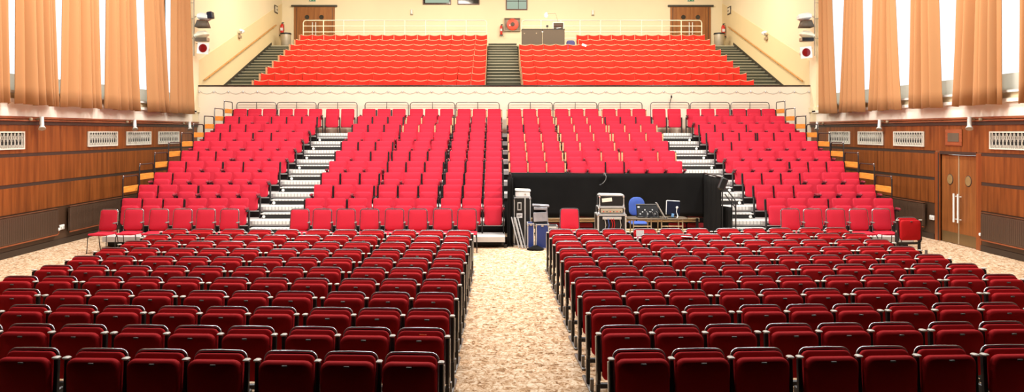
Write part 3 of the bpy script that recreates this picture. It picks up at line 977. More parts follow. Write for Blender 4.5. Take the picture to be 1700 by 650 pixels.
for k, (px0, px1, zz, wd) in enumerate(((875.5, 887, .60, 'slim'), (889.5, 911.5, .58, 'wide'))):
    d0 = 19.08
    g, w, d, h = case('flight_case', '%s blue flight case with silver edges standing by the aisle' % wd, wx(px0, d0), wx(px1, d0), d0, d0 + .40, 0, zz, BLUECASE, ALU)
    MB().box(-.03, .03, -d - .008, -d + .002, h - .06, h - .02, None, .004).obj('latch', CHROME, g)
g = thing('silver_crate', 'silver wrapped open crate on top of the blue flight cases', 'box', (wx(896.5, 19.2), 19.28, .603))
wv = .20
MB().box(-wv, wv, -.12, .13, .38, .43, R(3, 'Y'), .012).obj('lid', SILVERWRAP, g)
m = MB().box(-wv + .05, wv - .03, -.13, -.11, .03, .25, R(-3, 'Y'), .006); m.obj('front_panel', SILVERWRAP, g)
m = MB().box(wv - .04, wv - .005, -.12, .12, .0, .39, R(-4, 'Y') @ T(0, 0, 0), .01); m.obj('side_panel', SILVERWRAP, g)
MB().box(-wv + .03, wv - .04, .09, .12, .0, .39).obj('back_panel', PLASTICB, g)
MB().box(-wv + .02, wv - .02, -.12, .12, .0, .025).obj('base_panel', PLASTICB, g)
MB().box(-wv + .04, wv - .04, -.14, -.12, .31, .37, R(2, 'Y'), .006).obj('hanging_flap', SILVERWRAP, g)
# leaning aluminium poles
for k, (pa, pb, lab) in enumerate(((851.5, 864, 'first'), (857.5, 870, 'second'))):
    m = MB(); y = 19.15
    xa, xb = wx(pa, y), wx(pb, y)
    z1 = .72
    g = thing('leaning_stand', 'folded aluminium stand leaning on the black case, %s from the drape' % lab, 'stand', (xb, y, 0), 0, 'folded aluminium stands')
    for o in (-.032, .032):
        MB().tube([(o, 0 - k * .06, .015), (xa - xb + o, .2 - k * .06, z1)], .015, 6).obj('pole', ALU, g)
    br = MB()
    for q in range(7):
        u = (q + .4) / 7
        x = (xa - xb) * u; yy = .2 * u - k * .06; z = .015 + (z1 - .015) * u
        br.tube([(x - .032, yy, z), (x + .032, yy, z)], .009, 6)
    br.obj('cross_bar', ALUDARK, g)
# slumped bag
m = MB()
rings = []
for k in range(7):
    u = k / 6; z = .11 * u
    rr = [.16, .18, .175, .15, .11, .07, .02][k]
    rings.append([(rr * cos(a) * 1.1 + .01 * sin(3 * a + k), rr * .7 * sin(a) + .012 * cos(4 * a), z + .012 * sin(2 * a) * (u > 0)) for a in [2 * pi * i / 14 for i in range(14)]])
m.loft(rings)
tag(m.obj('black_bag', DRAPE, None, (wx(889, 18.85), 18.85, 0)), 'slumped black bag lying on the floor before the blue cases', 'bag')
g, w, d, h = case('rack_unit', 'small grey rack unit behind the wide blue case', wx(907, 19.95), wx(926, 19.95), 19.95, 20.3, 0, .44, PLASTICB, ALU)
for k in range(3):
    MB().box(-w + .03, w - .03, -d - .006, -d + .006, h - .06 - .05 * k, h - .03 - .05 * k).obj('front_slot', WHITE if k != 1 else ALUDARK, g)

# stacked rack cases
X0, X1 = wx(992, 19.2), wx(1040, 19.2)
g, w, d, h = case('rack_case', 'large open rack case full of cables, lowest of the stack', X0, X1, 19.2, 19.8, 0, .80, PLASTICB, ALU, e=.035)
MB().box(-w + .05, w - .05, -d - .004, -d + .002, .05, h - .05).obj('painted_hollow', VOID, g)  # dark plate on the closed body paints the shaded inside
MB().box(-w + .12, w - .12, -d - .02, -d - .005, h - .12, h - .06, None, .004).obj('patch_panel', ALU, g)
for k, (x, mt) in enumerate(((-.02, REDWIRE), (.03, REDWIRE), (-.18, WIRE), (.18, WIRE), (.24, PLASTICB), (-.1, BLUECHAIR))):
    MB().tube([(x, -d - .01, h - .08), (x + .03, -d - .04, h - .25), (x - .02, -d - .03, h - .45), (x + .04, -d - .02, .1)], .009, 5).obj('cable', mt, g)
MB().lathe([(.001, -.015), (.04, -.01), (.04, .01), (.001, .015)], n=12, M=T(-.2, -d - .03, .38) @ R(90, 'X')).obj('plug', WHITE, g)
MB().lathe([(.001, -.015), (.045, -.01), (.045, .01), (.001, .015)], n=12, M=T(-.1, -d - .03, .42) @ R(90, 'X')).obj('plug', BLUECASE, g)
g, w, d, h = case('rack_case', 'shallow rack case with a silver amplifier, middle of the stack', X0 + .03, X1 - .03, 19.25, 19.75, .802, .97, PLASTICB, ALU)
MB().box(-w + .05, w - .05, -d - .012, -d + .002, .03, h - .04, None, .004).obj('amplifier_face', STEEL, g)
for k in range(6):
    MB().lathe([(.001, -.008), (.014, -.006), (.014, .006), (.001, .008)], n=8, M=T(-w + .12 + .08 * k, -d - .016, .06) @ R(90, 'X')).obj('knob', BLACK if k % 2 else REDGLOSS, g)
g, w, d, h = case('rack_case', 'rack case with an open front and white paper inside, topmost of the stack', X0 + .05, X1 - .04, 19.28, 19.7, .972, 1.25, PLASTICB, ALU)
MB().box(-w + .04, w - .04, -d - .004, -d + .002, .04, h - .04).obj('painted_hollow', VOID, g)  # shaded inside painted as a dark plate
MB().box(-w + .08, .02, -d - .012, -d - .005, .13, h - .06, R(-5, 'Y')).obj('paper', CREAMW, g)
MB().box(-w + .02, w - .02, -d + .02, d - .02, h, h + .018, R(1, 'Y'), .006).obj('lid_edge', WHITE, g)

# mixing table
TX0, TX1, TY = wx(1040, 19.3), wx(1145, 19.3), 19.3
tb = thing('folding_table', 'brown topped folding table carrying the sound equipment', 'table', ((TX0 + TX1) / 2, TY + .3, 0))
tw = (TX1 - TX0) / 2
pts = []
for k in range(24):
    a = 2 * pi * k / 24
    e = lambda v: math.copysign(abs(v) ** .5, v)
    pts.append((tw * e(cos(a)), .32 * e(sin(a))))
MB().prism_z(pts, .66, .685, None, .006).obj('tabletop', OLIVEGREY, tb)
for x in (-tw + .18, -.15, .1, tw - .15):
    MB().tube([(x, -.22, 0), (x, -.22, .66)], .016, 6).obj('leg', STEEL, tb)
for x in (-tw + .18, -.15, .1, tw - .15):
    MB().tube([(x, .22, 0), (x, .22, .66)], .016, 6).obj('leg', STEEL, tb)
MB().tube([(-tw + .18, -.22, .5), (-.15, -.22, .5)], .011, 6).tube([(.1, -.22, .5), (tw - .15, -.22, .5)], .011, 6).obj('stretcher', CREAMRAIL, tb)
# blue chair behind
bc = thing('office_chair', 'blue upholstered office chair behind the sound table', 'chair', (wx(1061, 20.2), 20.55, 0))
MB().pillow(.40, .46, .06, .17, .64, .0, radians(6), .01, .02, n=5, rb=.12).obj('backrest', BLUECHAIR, bc)
MB().box(-.22, .22, -.42, .02, .44, .5, None, .03).obj('seat', BLUECHAIR, bc)
MB().tube([(0, -.2, .1), (0, -.2, .44)], .025, 8).tube([(0, -.2, .42), (0, .04, .42), (0, .06, .72)], .016, 6).obj('stem', BLACK, bc)
m = MB()
for k in range(5):
    a = 2 * pi * k / 5 + .3
    m.tube([(0, -.2, .1), (.26 * cos(a), -.2 + .26 * sin(a), .06)], .02, 6)
    m.lathe([(.001, -.02), (.028, -.015), (.028, .015), (.001, .02)], (.26 * cos(a), -.2 + .26 * sin(a), .03), 8)
m.obj('star_base', BLACK, bc)
# rear of the sound desk
sd = thing('sound_desk', 'black sound desk seen from behind with sockets and leads', 'mixer', (wx(1077, 19.5), TY + .32, .688))
Mt = R(-20, 'X')
MB().box(-.26, .27, -.03, .05, 0.02, .30, Mt, .01).obj('rear_panel', PLASTICB, sd)
MB().box(-.27, .28, -.04, .06, .30, .325, Mt, .008).obj('top_edge', ALUDARK, sd)
MB().box(-.26, .27, -.1, .28, 0, .03, None, .008).obj('foot', PLASTICB, sd)
m = MB()
for k in range(7):
    m.box(-.2 + .06 * k, -.17 + .06 * k, -.036, -.028, .06 + .05 * (k % 3), .09 + .05 * (k % 3), Mt)
m.obj('sockets', ALU, sd)
MB().box(-.24, -.19, -.038, -.03, .23, .26, Mt).obj('maker_plate', PAPER, sd)
for k in range(6):
    x = -.05 + .06 * k
    MB().tube([(x, -.05, .15), (x + .02, -.14, .12), (x + .03 * (k % 3), -.17, .02), (x - .05, -.2, .012)], .007, 5).obj('lead', PLASTICB if k % 2 else ALUDARK, sd)
# slanted open laptop
lp = thing('laptop', 'slim laptop tilted open, its pale keyboard edge to the seats', 'laptop', (wx(1106, 19.3), TY + .09, .688))
MB().box(-.015, .0, -.09, .09, 0, .44, R(-30, 'Y'), .005).obj('screen_lid', ALU, lp)
m = MB()
for k in range(12): m.box(.0, .004, -.08, .08, .04 + .032 * k, .056 + .032 * k, R(-30, 'Y'))
m.obj('keys', PLASTICB, lp)
MB().box(-.02, .03, -.09, .09, 0, .012, None, .004).obj('base', PLASTICB, lp)
mo = thing('computer_monitor', 'dark blue backed flat monitor turned towards the bleacher', 'monitor', (wx(1120, 19.35), TY + .24, .688))
MB().box(-.16, .16, -.02, .02, .06, .40, R(3, 'Y') @ R(-6, 'X'), .012).obj('shell', SCREENB, mo)
MB().box(-.172, .160, -.008, .034, .06, .412, R(3, 'Y') @ R(-6, 'X'), .012).obj('bezel', WHITE, mo)
MB().lathe([(.001, -.01), (.024, -.008), (.03, 0), (.001, .01)], n=12, M=T(.09, -.045, .25) @ R(90, 'X')).obj('round_badge', WHITE, mo)
MB().box(-.03, .03, .0, .05, .0, .1, None, .008).box(-.1, .1, -.07, .1, 0, .014, None, .006).obj('stand', PLASTICB, mo)
MB().box(-.06, .0, -.10, -.07, 0.014, .10, R(8, 'Y'), .008).obj('note_pad', LIGHTBLUE, mo)
MB().tube([(.085, -.06, .24), (.07, -.08, .14), (.09, -.14, .05), (.05, -.2, .004)], .008, 6).obj('cable', WHITE, mo)
# gooseneck light clipped to the drape top
gl = thing('gooseneck_lamp', 'small black gooseneck lamp clipped on the drape top', 'lamp', (wx(1004, DY - .1), DY - .1, ztop - .02))
MB().box(-.03, .03, -.02, .05, -.04, .03, None, .01).obj('clip', ALUDARK, gl)
MB().tube([(0, -.02, 0), (.03, -.05, -.06), (.02, -.06, -.14), (-.02, -.06, -.2), (-.08, -.06, -.26)], .012, 6).obj('neck', ALUDARK, gl)
MB().tube([(-.07, -.06, -.25), (-.14, -.06, -.29)], [.016, .026], 8).obj('lamp_head', BLACK, gl)
# leaflets left on seats
xx, yy = STALL_AT[(1, 10, 3)]
g = tag(MB().box(-.075, .075, -.004, .004, 0, .19, R(-14, 'X')).obj('paper_leaflet', PAPER, None, (xx - .12, yy - .262, .66)), 'pink printed leaflet tucked on a seat in the last floor row', 'leaflet')
MB().box(-.07, .07, -.0065, -.0045, .02, .07, R(-14, 'X')).obj('printed_panel', PINKPRINT, g)
xx, yy = STALL_AT[(1, 9, 4)]
tag(MB().box(-.10, .10, -.05, .05, 0, .006, R(4, 'Y')).obj('paper_leaflet', PAPER, None, (xx + .08, yy - .165, .818)), 'white paper sheet lying flat along a folded seat top', 'leaflet')
xx, yy = STALL_AT[(-1, 1, 0)]
tag(MB().box(-.035, .035, -.0, .004, 0, .016, R(6, 'Y')).obj('seat_tag', ORANGEWOOD, None, (xx + .02, yy - .105, .795)), 'small orange tag on the backrest beside the aisle, second floor row', 'tag')

# ------------------------------------------------------------------ wall fittings
def vent(s, d0, d1, label):
    g = thing('wall_grille', label, 'vent', (s * (HW - .031), (d0 + d1) / 2, 2.37), 0, 'cream grilles along the panelling')
    L = (d1 - d0) / 2; h = .40
    xa, xb = sorted((0, -s * .03))
    MB().box(min(0, -s * .004), max(0, -s * .004), -L, L, 0, h).obj('duct_shade', VOID, g)  # flat dark plate paints the shade behind the fretwork
    f = MB()
    f.box(xa, xb, -L, -L + .035, 0, h); f.box(xa, xb, L - .035, L, 0, h)
    f.box(xa, xb, -L + .035, L - .035, 0, .03); f.box(xa, xb, -L + .035, L - .035, h - .03, h)
    f.obj('frame', VENTW, g)
    b = MB(); n = 12
    xm, xn = sorted((-s * .005, -s * .022))
    for k in range(n):
        y = -L + .035 + (2 * L - .07) * (k + .5) / n
        b.box(xm, xn, y - .012, y + .012, .03, h - .03)
        for z in (.07, .2, .31): b.box(xm, xn, y - .028, y + .028, z - .025, z + .03)
    for k in range(n + 1):
        y = -L + .035 + (2 * L - .07) * k / n
        b.box(xm, xn, y - .006, y + .006, .03, .10); b.box(xm, xn, y - .006, y + .006, h - .18, h - .1)
    b.obj('fretwork', VENTW, g)
for k, d in enumerate((16.62, 21.1, 23.3, 25.5)):
    vent(-1, d, d + 1.65, 'cream fretwork grille on the panelling away from doors, %s' % ('beyond the wide blank panel' if k == 0 else ORD[k] + ' along from the blank panel'))
for k, d in enumerate((16.75, 21.2, 23.45, 25.65)):
    vent(1, d, d + 1.62, 'cream fretwork grille on the doors wall, %s' % (('before the doors'), 'just past the doors', 'second past the doors', 'third past the doors')[k])
g = thing('wall_speaker', 'small dark speaker panel framed in wood above the wall doors', 'speaker', (HW - .031, 19.83, 2.42))
MB().box(-.02, 0, -.36, .36, 0, .40, None, .006).obj('wood_frame', COPPER, g)
MB().box(-.026, -.02, -.24, .24, .1, .31).obj('speaker_cloth', OLIVEGREY, g)

def radiator(s, d0, d1, label):
    g = thing('radiator', label, 'radiator', (s * (HW - .03), (d0 + d1) / 2, 0.30), 0, 'brown radiators along the walls')
    L = (d1 - d0) / 2; h = .60
    xa, xb = sorted((-s * .05, -s * .115))
    MB().box(xa, xb, -L, L, 0, h, None, .01).obj('panel', RADBROWN, g)
    m = MB()
    n = int(L * 2 / .07)
    for k in range(n):
        y = -L + .03 + k * (2 * L - .06) / max(1, n - 1)
        xx = sorted((-s * .115, -s * .119)); m.box(xx[0], xx[1], y - .018, y + .018, .04, h - .04)
    m.obj('fluting', RADBROWN, g)
    xx = sorted((-s * .04, -s * .125)); MB().box(xx[0], xx[1], -L - .01, L + .01, h, h + .018, None, .006).obj('top_grille', BROWNFRAME, g)
    MB().tube([(-s * .10, -L, -.02), (-s * .10, L, -.02)], .018, 6).obj('pipe', COPPER, g)
    e = L + .06
    MB().tube([(-s * .09, L - .02, .0), (-s * .09, e, .0), (-s * .09, e, .06)], .012, 6).obj('valve_pipe', COPPER, g)
    MB().lathe([(.012, 0), (.026, .01), (.03, .05), (.02, .075)], (-s * .09, e, .06), 10).obj('valve_knob', WHITE, g)
    b = MB()
    for y in (-L + .15, L - .15):
        xx = sorted((0, -s * .05)); b.box(xx[0], xx[1], y - .02, y + .02, .1, .5)
    b.obj('bracket', STRIP, g)
radiator(-1, 15.6, 19.5, 'brown panel radiator below the blank panel, away from doors')
radiator(-1, 20.05, 23.2, 'brown panel radiator beside the bleacher end, away from doors')
radiator(1, 15.6, 18.55, 'brown panel radiator before the wall doors')
radiator(1, 21.05, 23.4, 'brown panel radiator between wall doors and bleacher')
for s, d, z, lab in ((-1, 19.85, .42, 'white double socket on the dado between two radiators'), (1, 20.82, .55, 'white double socket beside the wall doors')):
    g = thing('wall_socket', lab, 'socket', (s * (HW - .021), d, z))
    xx = sorted((0, -s * .035)); MB().box(xx[0], xx[1], -.1, .1, -.06, .06, None, .008).obj('face_plate', WHITE, g)
    xx = sorted((-s * .035, -s * .045))
    MB().box(xx[0], xx[1], -.07, -.03, -.03, .02).box(xx[0], xx[1], .03, .07, -.03, .02).obj('sockets', CAPGREY, g)

def track_spot(s, d, label):
    g = thing('spot_light', label, 'lamp', (s * (HW - .09), d, 3.05), 0, 'small pale spot lights along the moulded rail')
    MB().tube([(s * .04, 0, 0), (-s * .10, 0, .02)], .03, 8).obj('mount', TAN, g)
    MB().tube([(-s * .10, 0, .06), (-s * .11, -.01, -.13)], [.045, .05], 10).obj('lamp_body', WHITE, g)
    MB().tube([(-s * .11, -.01, -.13), (-s * .14, -.05, -.22)], [.04, .085], 10).obj('lamp_head', CAPGREY, g)
    MB().lathe([(.001, -.04), (.04, -.03), (.05, 0), (.04, .03), (.001, .04)], (-s * .02, -.30, 0), 8).obj('junction_box', TAN, g)
for k, d in enumerate((18.7, 23.5, 27.7)):
    track_spot(-1, d, 'pale spot light under the curtains away from doors, %s' % ('above the blank panel', 'between two grilles', 'above the bleacher rails')[k])
for k, d in enumerate((18.9, 23.35, 27.9)):
    track_spot(1, d, 'pale spot light on the doors wall, %s' % ('over the doors', 'between two grilles', 'above the bleacher rails')[k])

# doors in the wall
dr1 = MB().box(HW + .03, HW + .08, 18.94, 20.46, .005, 2.195)
do = struct(MB().box(HW - .03, HW + .2, 18.72, 18.92, 0, 2.26).box(HW - .03, HW + .2, 20.48, 20.70, 0, 2.26).obj('door_3', REDJAMB))
MB().box(HW - .02, HW + .2, 18.92, 20.48, 2.2, 2.26).obj('lintel', STRIP, do)
MB().box(HW - .034, HW - .02, 20.5, 20.56, 0, 2.24).obj('jamb_shadow_strip', STRIP, do)  # dark strip painted for the shade in the jamb recess
for k, (a, c) in enumerate(((18.935, 19.69), (19.71, 20.465))):
    lf = MB().box(HW + .02, HW + .065, a, c, .01, 2.19).obj('door_leaf', DOORWOOD, do)
    cy = (a + c) / 2
    M = T(HW + .016, cy, 1.58) @ R(90, 'Y')
    MB().lathe([(.12, -.006), (.135, -.002), (.135, .008), (.12, .01)], n=24, M=M).obj('porthole_ring', STRIP, lf)
    M = T(HW + .010, cy, 1.58) @ R(90, 'Y')
    MB().lathe([(.115, -.003), (.118, 0), (.115, .003)], n=24, M=M).obj('porthole_glass', DOORGLASS, lf)
    MB().box(HW + .014, HW + .02, a + .02, c - .02, .015, .28).obj('kick_plate', KICK, lf)
    hy = 19.70 + (-.09 if k == 0 else .09)
    h = MB().tube([(HW - .06, hy, .55), (HW - .06, hy, 1.25)], .024, 8)
    h.tube([(HW + .02, hy, .62), (HW - .06, hy, .62)], .014, 6); h.tube([(HW + .02, hy, 1.18), (HW - .06, hy, 1.18)], .014, 6)
    h.obj('pull_handle', WHITE, lf)
MB().box(HW + .008, HW + .02, 19.685, 19.715, .02, 2.18).obj('meeting_strip', TAN, do)

# ------------------------------------------------------------------ curtains
def curtain(s, b0, b1, t0, t1, label, seed):
    # b0..b1 at the hem and t0..t1 higher up: where its two edges hang along the wall
    xn = s * (HW - .26)
    rr = random.Random(seed)
    n = 110
    d = lambda p: (xn - CX0) * F / (p - CX)
    (b0, b1), (t0, t1) = sorted((d(b0), d(b1))), sorted((d(t0), d(t1)))
    L = b1 - b0
    nf = max(4, round(L / .27))
    # uneven folds: each with its own width and depth
    ed = [0]
    for k in range(nf): ed.append(ed[-1] + rr.uniform(.4, 1.7))
    ed = [e / ed[-1] for e in ed]
    am = [rr.uniform(.08, .27) for _ in range(nf)]
    lean = [rr.uniform(-.8, .8) for _ in range(nf)]
    ph = rr.uniform(0, 6)
    rings = []
    NV = 14
    for j in range(NV + 1):
        v = j / NV
        z = 3.37 + (9.0 - 3.37) * v
        k = min(1.25, v * 1.45) ** .8
        a, c = b0 + (t0 - b0) * k, b1 + (t1 - b1) * k
        ring = []
        for i in range(n + 1):
            u = i / n
            q = max(m for m in range(nf) if ed[m] <= u + 1e-9)
            f = (u - ed[q]) / (ed[q + 1] - ed[q])
            w = abs(sin(f * pi)) ** .8
            w *= 1 + lean[q] * (f - .5) * 2
            taper = min(1, u / .10, (1 - u) / .10)
            off = -.05 + am[q] * w * (1 - .3 * v) * (.25 + .75 * taper)
            ring.append((xn - s * off, a + (c - a) * u + .015 * sin(6 * v + ph + 5 * u) * taper, z + .014 * sin(u * 12 + ph) * (1 - v)))
        rings.append(ring)
    o = MB().loft(rings, False, False, False).obj('curtain', CURTAIN, ang=80, solid=.012)
    tag(o, label, 'curtain', 'tall tan curtains at the side windows')
LCUR = [(-70, 17, -75, 14), (28, 95, 29, 85), (103, 169, 108, 163), (176, 234, 179, 224), (248, 283, 241, 272), (284.5, 321, 286, 315)]
RCUR = [(1776, 1688, 1770, 1692), (1660, 1588, 1659, 1596), (1562, 1514, 1554, 1516), (1494, 1444, 1482, 1453), (1434, 1394, 1429, 1403), (1388, 1364, 1379, 1362)]
for k, (a, c, e, f) in enumerate(LCUR):
    curtain(-1, a, c, e, f, 'tall tan window curtain away from doors, %s' % ('beside the pilaster' if k == 5 else ORD[6 - k] + ' from the pilaster'), 11 + k)
for k, (a, c, e, f) in enumerate(RCUR):
    curtain(1, a, c, e, f, 'tall tan window curtain on the doors side, %s' % ('beside the pilaster' if k == 5 else ORD[6 - k] + ' from the pilaster'), 31 + k)
for s in (-1, 1):
    m = MB().tube([(s * (HW - .26), 15.6, 9.03), (s * (HW - .26), 28.3, 9.03)], .02, 6)
    for y in (16, 20, 24, 28): m.tube([(s * (HW - .26), y, 9.03), (s * HW, y, 9.03)], .012, 6)
    tag(m.obj('curtain_track', ALU), 'pale curtain track above the windows, %s' % SIDE[s], 'rail')

# ------------------------------------------------------------------ stage lanterns on the side walls
def lantern_pole(s):
    px = 322 if s < 0 else 1352.5
    y = 28.15; x = wx(px, y)
    g = thing('lighting_pole', 'slim vertical lighting pole beside the curtains, %s' % SIDE[s], 'pole', (x, y, 5.4))
    MB().tube([(0, 0, 0), (0, 0, 4.6)], .022, 8).obj('pole', TAN, g)
    for z in (.62, 1.3, 1.85, 3.0):
        MB().tube([(0, 0, z), (s * (10.95 - abs(x)), 0, z)], .012, 6).obj('bracket', TAN, g)
    sg = -s
    lx = lambda p: wx(p, y)
    A = ((337 if s < 0 else 1337.5), 31)
    # top lantern with barn doors
    L = thing('stage_lantern', 'white stage lantern with grey barn doors, topmost on its pole, %s' % SIDE[s], 'lantern', (lx(A[0]), y - .05, wz(44, y)), 0, 'stage lanterns on wall poles')
    MB().box(-.22, .22, -.15, .25, .22, .46, R(8 * sg, 'Y'), .07).obj('housing', WHITE, L)
    r = [[(-.15, -.12, .2), (.15, -.12, .2), (.15, .14, .2), (-.15, .14, .2)], [(-.20, -.22, -.04), (.20, -.22, -.04), (.22, .2, -.04), (-.22, .2, -.04)]]
    MB().loft(r, True, False, False).obj('barn_doors', OLIVEGREY, L, solid=.01)
    MB().box(-.13, .13, -.13, .13, .14, .21).obj('lens_box', BROWNFRAME, L)
    MB().tube([(-sg * .26, 0, .3), (-sg * .26, .1, .36), ((x - lx(A[0])) * .88, .05, .36)], .014, 6).obj('wall_mount_yoke', TAN, L)
    if s < 0:
        MB().box(.24, .42, -.14, .14, .22, .46, R(-8, 'Y'), .02).obj('colour_frame', SCREENB, L)
    # middle lantern
    L = thing('stage_lantern', 'pale stage lantern with a dark slot, middle of its pole, %s' % SIDE[s], 'lantern', (lx(A[0]), y - .05, wz(69, y)), 0, 'stage lanterns on wall poles')
    MB().box(-.24, .24, -.16, .24, .12, .36, R(-10 * sg, 'Y'), .09).obj('housing', CREAMRAIL, L)
    MB().box(-.2, .2, -.17, -.155, .0, .12).obj('front_slot', OLIVEGREY if s < 0 else BLACK, L)
    MB().box(-.22, .22, -.155, .1, -.01, .13, None, .02).obj('lens_box', TAN, L)
    MB().tube([(-sg * .21, 0, .2), (-sg * .24, .1, .24), ((x - lx(A[0])) * .86, .05, .24)], .014, 6).obj('wall_mount_yoke', TAN, L)
    # lower lantern with a red gel
    c = (339.3 if s < 0 else 1336)
    L = thing('stage_lantern', 'stage lantern with a round red gel in a white frame, %s' % SIDE[s], 'lantern', (lx(c), y - .12, wz(80.5 if s < 0 else 87.5, y)), 0, 'stage lanterns on wall poles')
    MB().box(-.20, .20, -.012, .0, -.20, .20, R(6 * sg, 'Y')).obj('gel_frame', WHITE, L)
    MB().lathe([(.14, -.03), (.145, -.005), (.13, .0)], n=24, M=R(90, 'X') @ T(0, 0, .03)).obj('gel', GEL, L)
    MB().tube([(0, .002, 0), (0, .34, .02)], [.15, .12], 16).obj('housing', CREAMRAIL, L)
    MB().tube([(0, .2, .1), (0, .2, .17), ((x - lx(c)) * .84, .14, .17)], .012, 6).obj('wall_mount_yoke', TAN, L)
lantern_pole(-1); lantern_pole(1)

# ------------------------------------------------------------------ balcony fittings
def top_rail(s):
    y = 38.27
    posts = ([503.5, 537, 570.5, 604.2, 638.2, 672, 706.5, 740, 774, 808] if s < 0 else [866, 898, 931, 963, 997, 1030, 1065, 1099, 1131, 1165])
    X = [wx(p, y) for p in posts]
    g = thing('balcony_railing', 'cream three bar railing behind the top balcony row, %s' % SIDE[s], 'railing', (X[0], y, 6.83), 0, 'cream railings of the cross aisle')
    w = X[-1] - X[0]; H = 1.2; c = .12
    MB().tube([(0, 0, 0), (0, 0, H - c), (c * .3, 0, H - c * .3), (c, 0, H), (w - c, 0, H), (w - c * .3, 0, H - c * .3), (w, 0, H - c), (w, 0, 0)], .025, 8).obj('top_bar', CREAMRAIL, g)
    for z in (.93, .65, .35): MB().tube([(0, 0, z), (w, 0, z)], .02, 6).obj('middle_bar', CREAMRAIL, g)
    for x in X[1:-1]: MB().tube([(x - X[0], 0, 0), (x - X[0], 0, H)], .026, 6).obj('post', CREAMRAIL, g)
top_rail(-1); top_rail(1)

def handrail(s, p0, p1):
    xw = s * (HW - .09)
    def pt(p):
        d = (xw - CX0) * F / (p[0] - CX); return (xw, d, wz(p[1], d))
    a, c = pt(p0), pt(p1)
    g = thing('wall_handrail', 'wooden handrail climbing the wall above balcony steps, %s' % SIDE[s], 'handrail', a, 0, 'handrails on the balcony side walls')
    v = Vector(c) - Vector(a)
    MB().tube([(0, 0, 0), v], .03, 8).obj('rail', RAILWOOD, g)
    m = MB()
    for k in range(5):
        q = v * (.05 + .9 * k / 4)
        m.tube([q, q + Vector((0, 0, -.06)), q + Vector((s * .085, 0, -.07))], .01, 6)
    m.obj('bracket', TAN, g)
handrail(-1, (340, 132.5), (458.5, 41.5)); handrail(1, (1332, 134.5), (1209, 44.5))

def extinguisher(x, y, z, label, h=.5, r=.07, wall='back'):
    g = thing('fire_extinguisher', label, 'extinguisher', (x, y, z), 0, 'red fire extinguishers on the balcony')
    MB().lathe([(r * .9, 0), (r, .02), (r, h * .74), (r * .6, h * .86), (r * .35, h * .88)], n=14).obj('cylinder', REDGLOSS, g)
    MB().lathe([(r * .35, h * .88), (r * .35, h * .94), (r * .2, h)], n=8).box(-.02, .09, -.012, .012, h * .94, h, None, .004).obj('valve', BLACK, g)
    MB().tube([(.03, -.02, h * .92), (r + .02, -.03, h * .8), (r + .02, -.03, h * .3)], .009, 6).obj('hose', BLACK, g)
    MB().box(-r * .7, r * .7, -r - .002, -r * .72, h * .34, h * .56).obj('paper_label', PAPER, g)
    MB().box(-r * 1.3, r * 1.3, -r, r, -.05, -.002).obj('wall_mount', BLACK, g)
extinguisher(-HW + .16, 39.75, wz(58, 39.75), 'red fire extinguisher above the steel bin, away from doors', .62, .09)
extinguisher(HW - .16, 39.6, wz(60, 39.6), 'red fire extinguisher above the steel bin, doors side', .62, .09)
extinguisher(wx(832.2, 40.15), 40.15, wz(57.5, 40.15), 'slim red fire extinguisher beside the hose reel', .52, .06)
def bin_(px, label):
    y = 38.75; x = wx(px, y)
    g = thing('litter_bin', label, 'bin', (x, y, 6.83), 0, 'steel bins on the cross aisle')
    MB().lathe([(.22, 0), (.23, .02), (.25, .56), (.25, .58)], n=20).obj('drum', STEEL, g)
    MB().lathe([(.25, .58), (.265, .59), (.265, .64), (.24, .66), (.21, .655)], n=20).obj('lid', BLACK, g)
    return g
bin_(474.5, 'steel litter bin with black rim, away from doors')
g = bin_(1194, 'steel litter bin with black rim, doors side')
# hose reel
hx, hy_, hz = wx(850.3, 40.25), YB, wz(41, 40.25)
g = thing('hose_reel', 'round red fire hose reel in a cream wall recess', 'hose reel', (hx, hy_, hz))
m = MB(); a = .40
m.box(-a, -a + .03, -.14, -.002, -.33, .33); m.box(a - .03, a, -.14, -.002, -.33, .33); m.box(-a + .03, a - .03, -.14, -.002, .30, .33); m.box(-a + .03, a - .03, -.14, -.002, -.33, -.30)
m.obj('recess_frame', TAN, g)
MB().box(-a + .03, a - .03, -.02, -.002, -.3, .3).obj('recess_back', TAN, g)
MB().lathe([(.27, -.05), (.295, -.04), (.295, .04), (.27, .05)], n=28, M=T(.02, -.1, 0) @ R(90, 'X')).obj('drum_face', HOSERED, g)
MB().lathe([(.07, -.03), (.1, -.01), (.1, .02), (.06, .03)], n=16, M=T(.02, -.165, .01) @ R(90, 'X')).obj('hub', OLIVEGREY, g)
MB().lathe([(.001, -.01), (.035, 0), (.001, .01)], n=10, M=T(-.12, -.155, -.04) @ R(90, 'X')).obj('round_label', PAPER, g)
# control desk in the balcony
dY = 35.32
x0, x1 = wx(866.5, dY), wx(937.5, dY)
zt = wz(47.7, dY); zb = BZ + BR * 7
g = thing('control_desk', 'brown fronted control desk standing in the balcony seat gap', 'desk', ((x0 + x1) / 2, dY, zb))
w = (x1 - x0) / 2; h = zt - zb
xs = -w + (x1 - x0) * .48
MB().box(-w, xs - .008, 0, .04, 0, h - .04, None, .004).obj('front_panel', OLIVEGREY, g)
MB().box(xs + .008, w, 0, .04, 0, h - .04, None, .004).obj('front_panel', OLIVEGREY, g)
MB().box(-w - .01, w + .01, -.01, .66, h - .04, h, None, .006).obj('worktop', SKIRT, g)
MB().box(-w, -w + .03, .04, .64, 0, h - .04).obj('side_panel', SKIRT, g)
MB().box(w - .03, w, .04, .64, 0, h - .04).obj('side_panel', SKIRT, g)
m = MB()
for px, pz in ((870.5, 55.5), (890.5, 55.2)): m.lathe([(.001, -.008), (.028, 0), (.001, .008)], n=10, M=T(wx(px, dY) - (x0 + x1) / 2, -.004, wz(pz, dY) - zb) @ R(90, 'X'))
m.obj('bolt_cover', TAN, g)
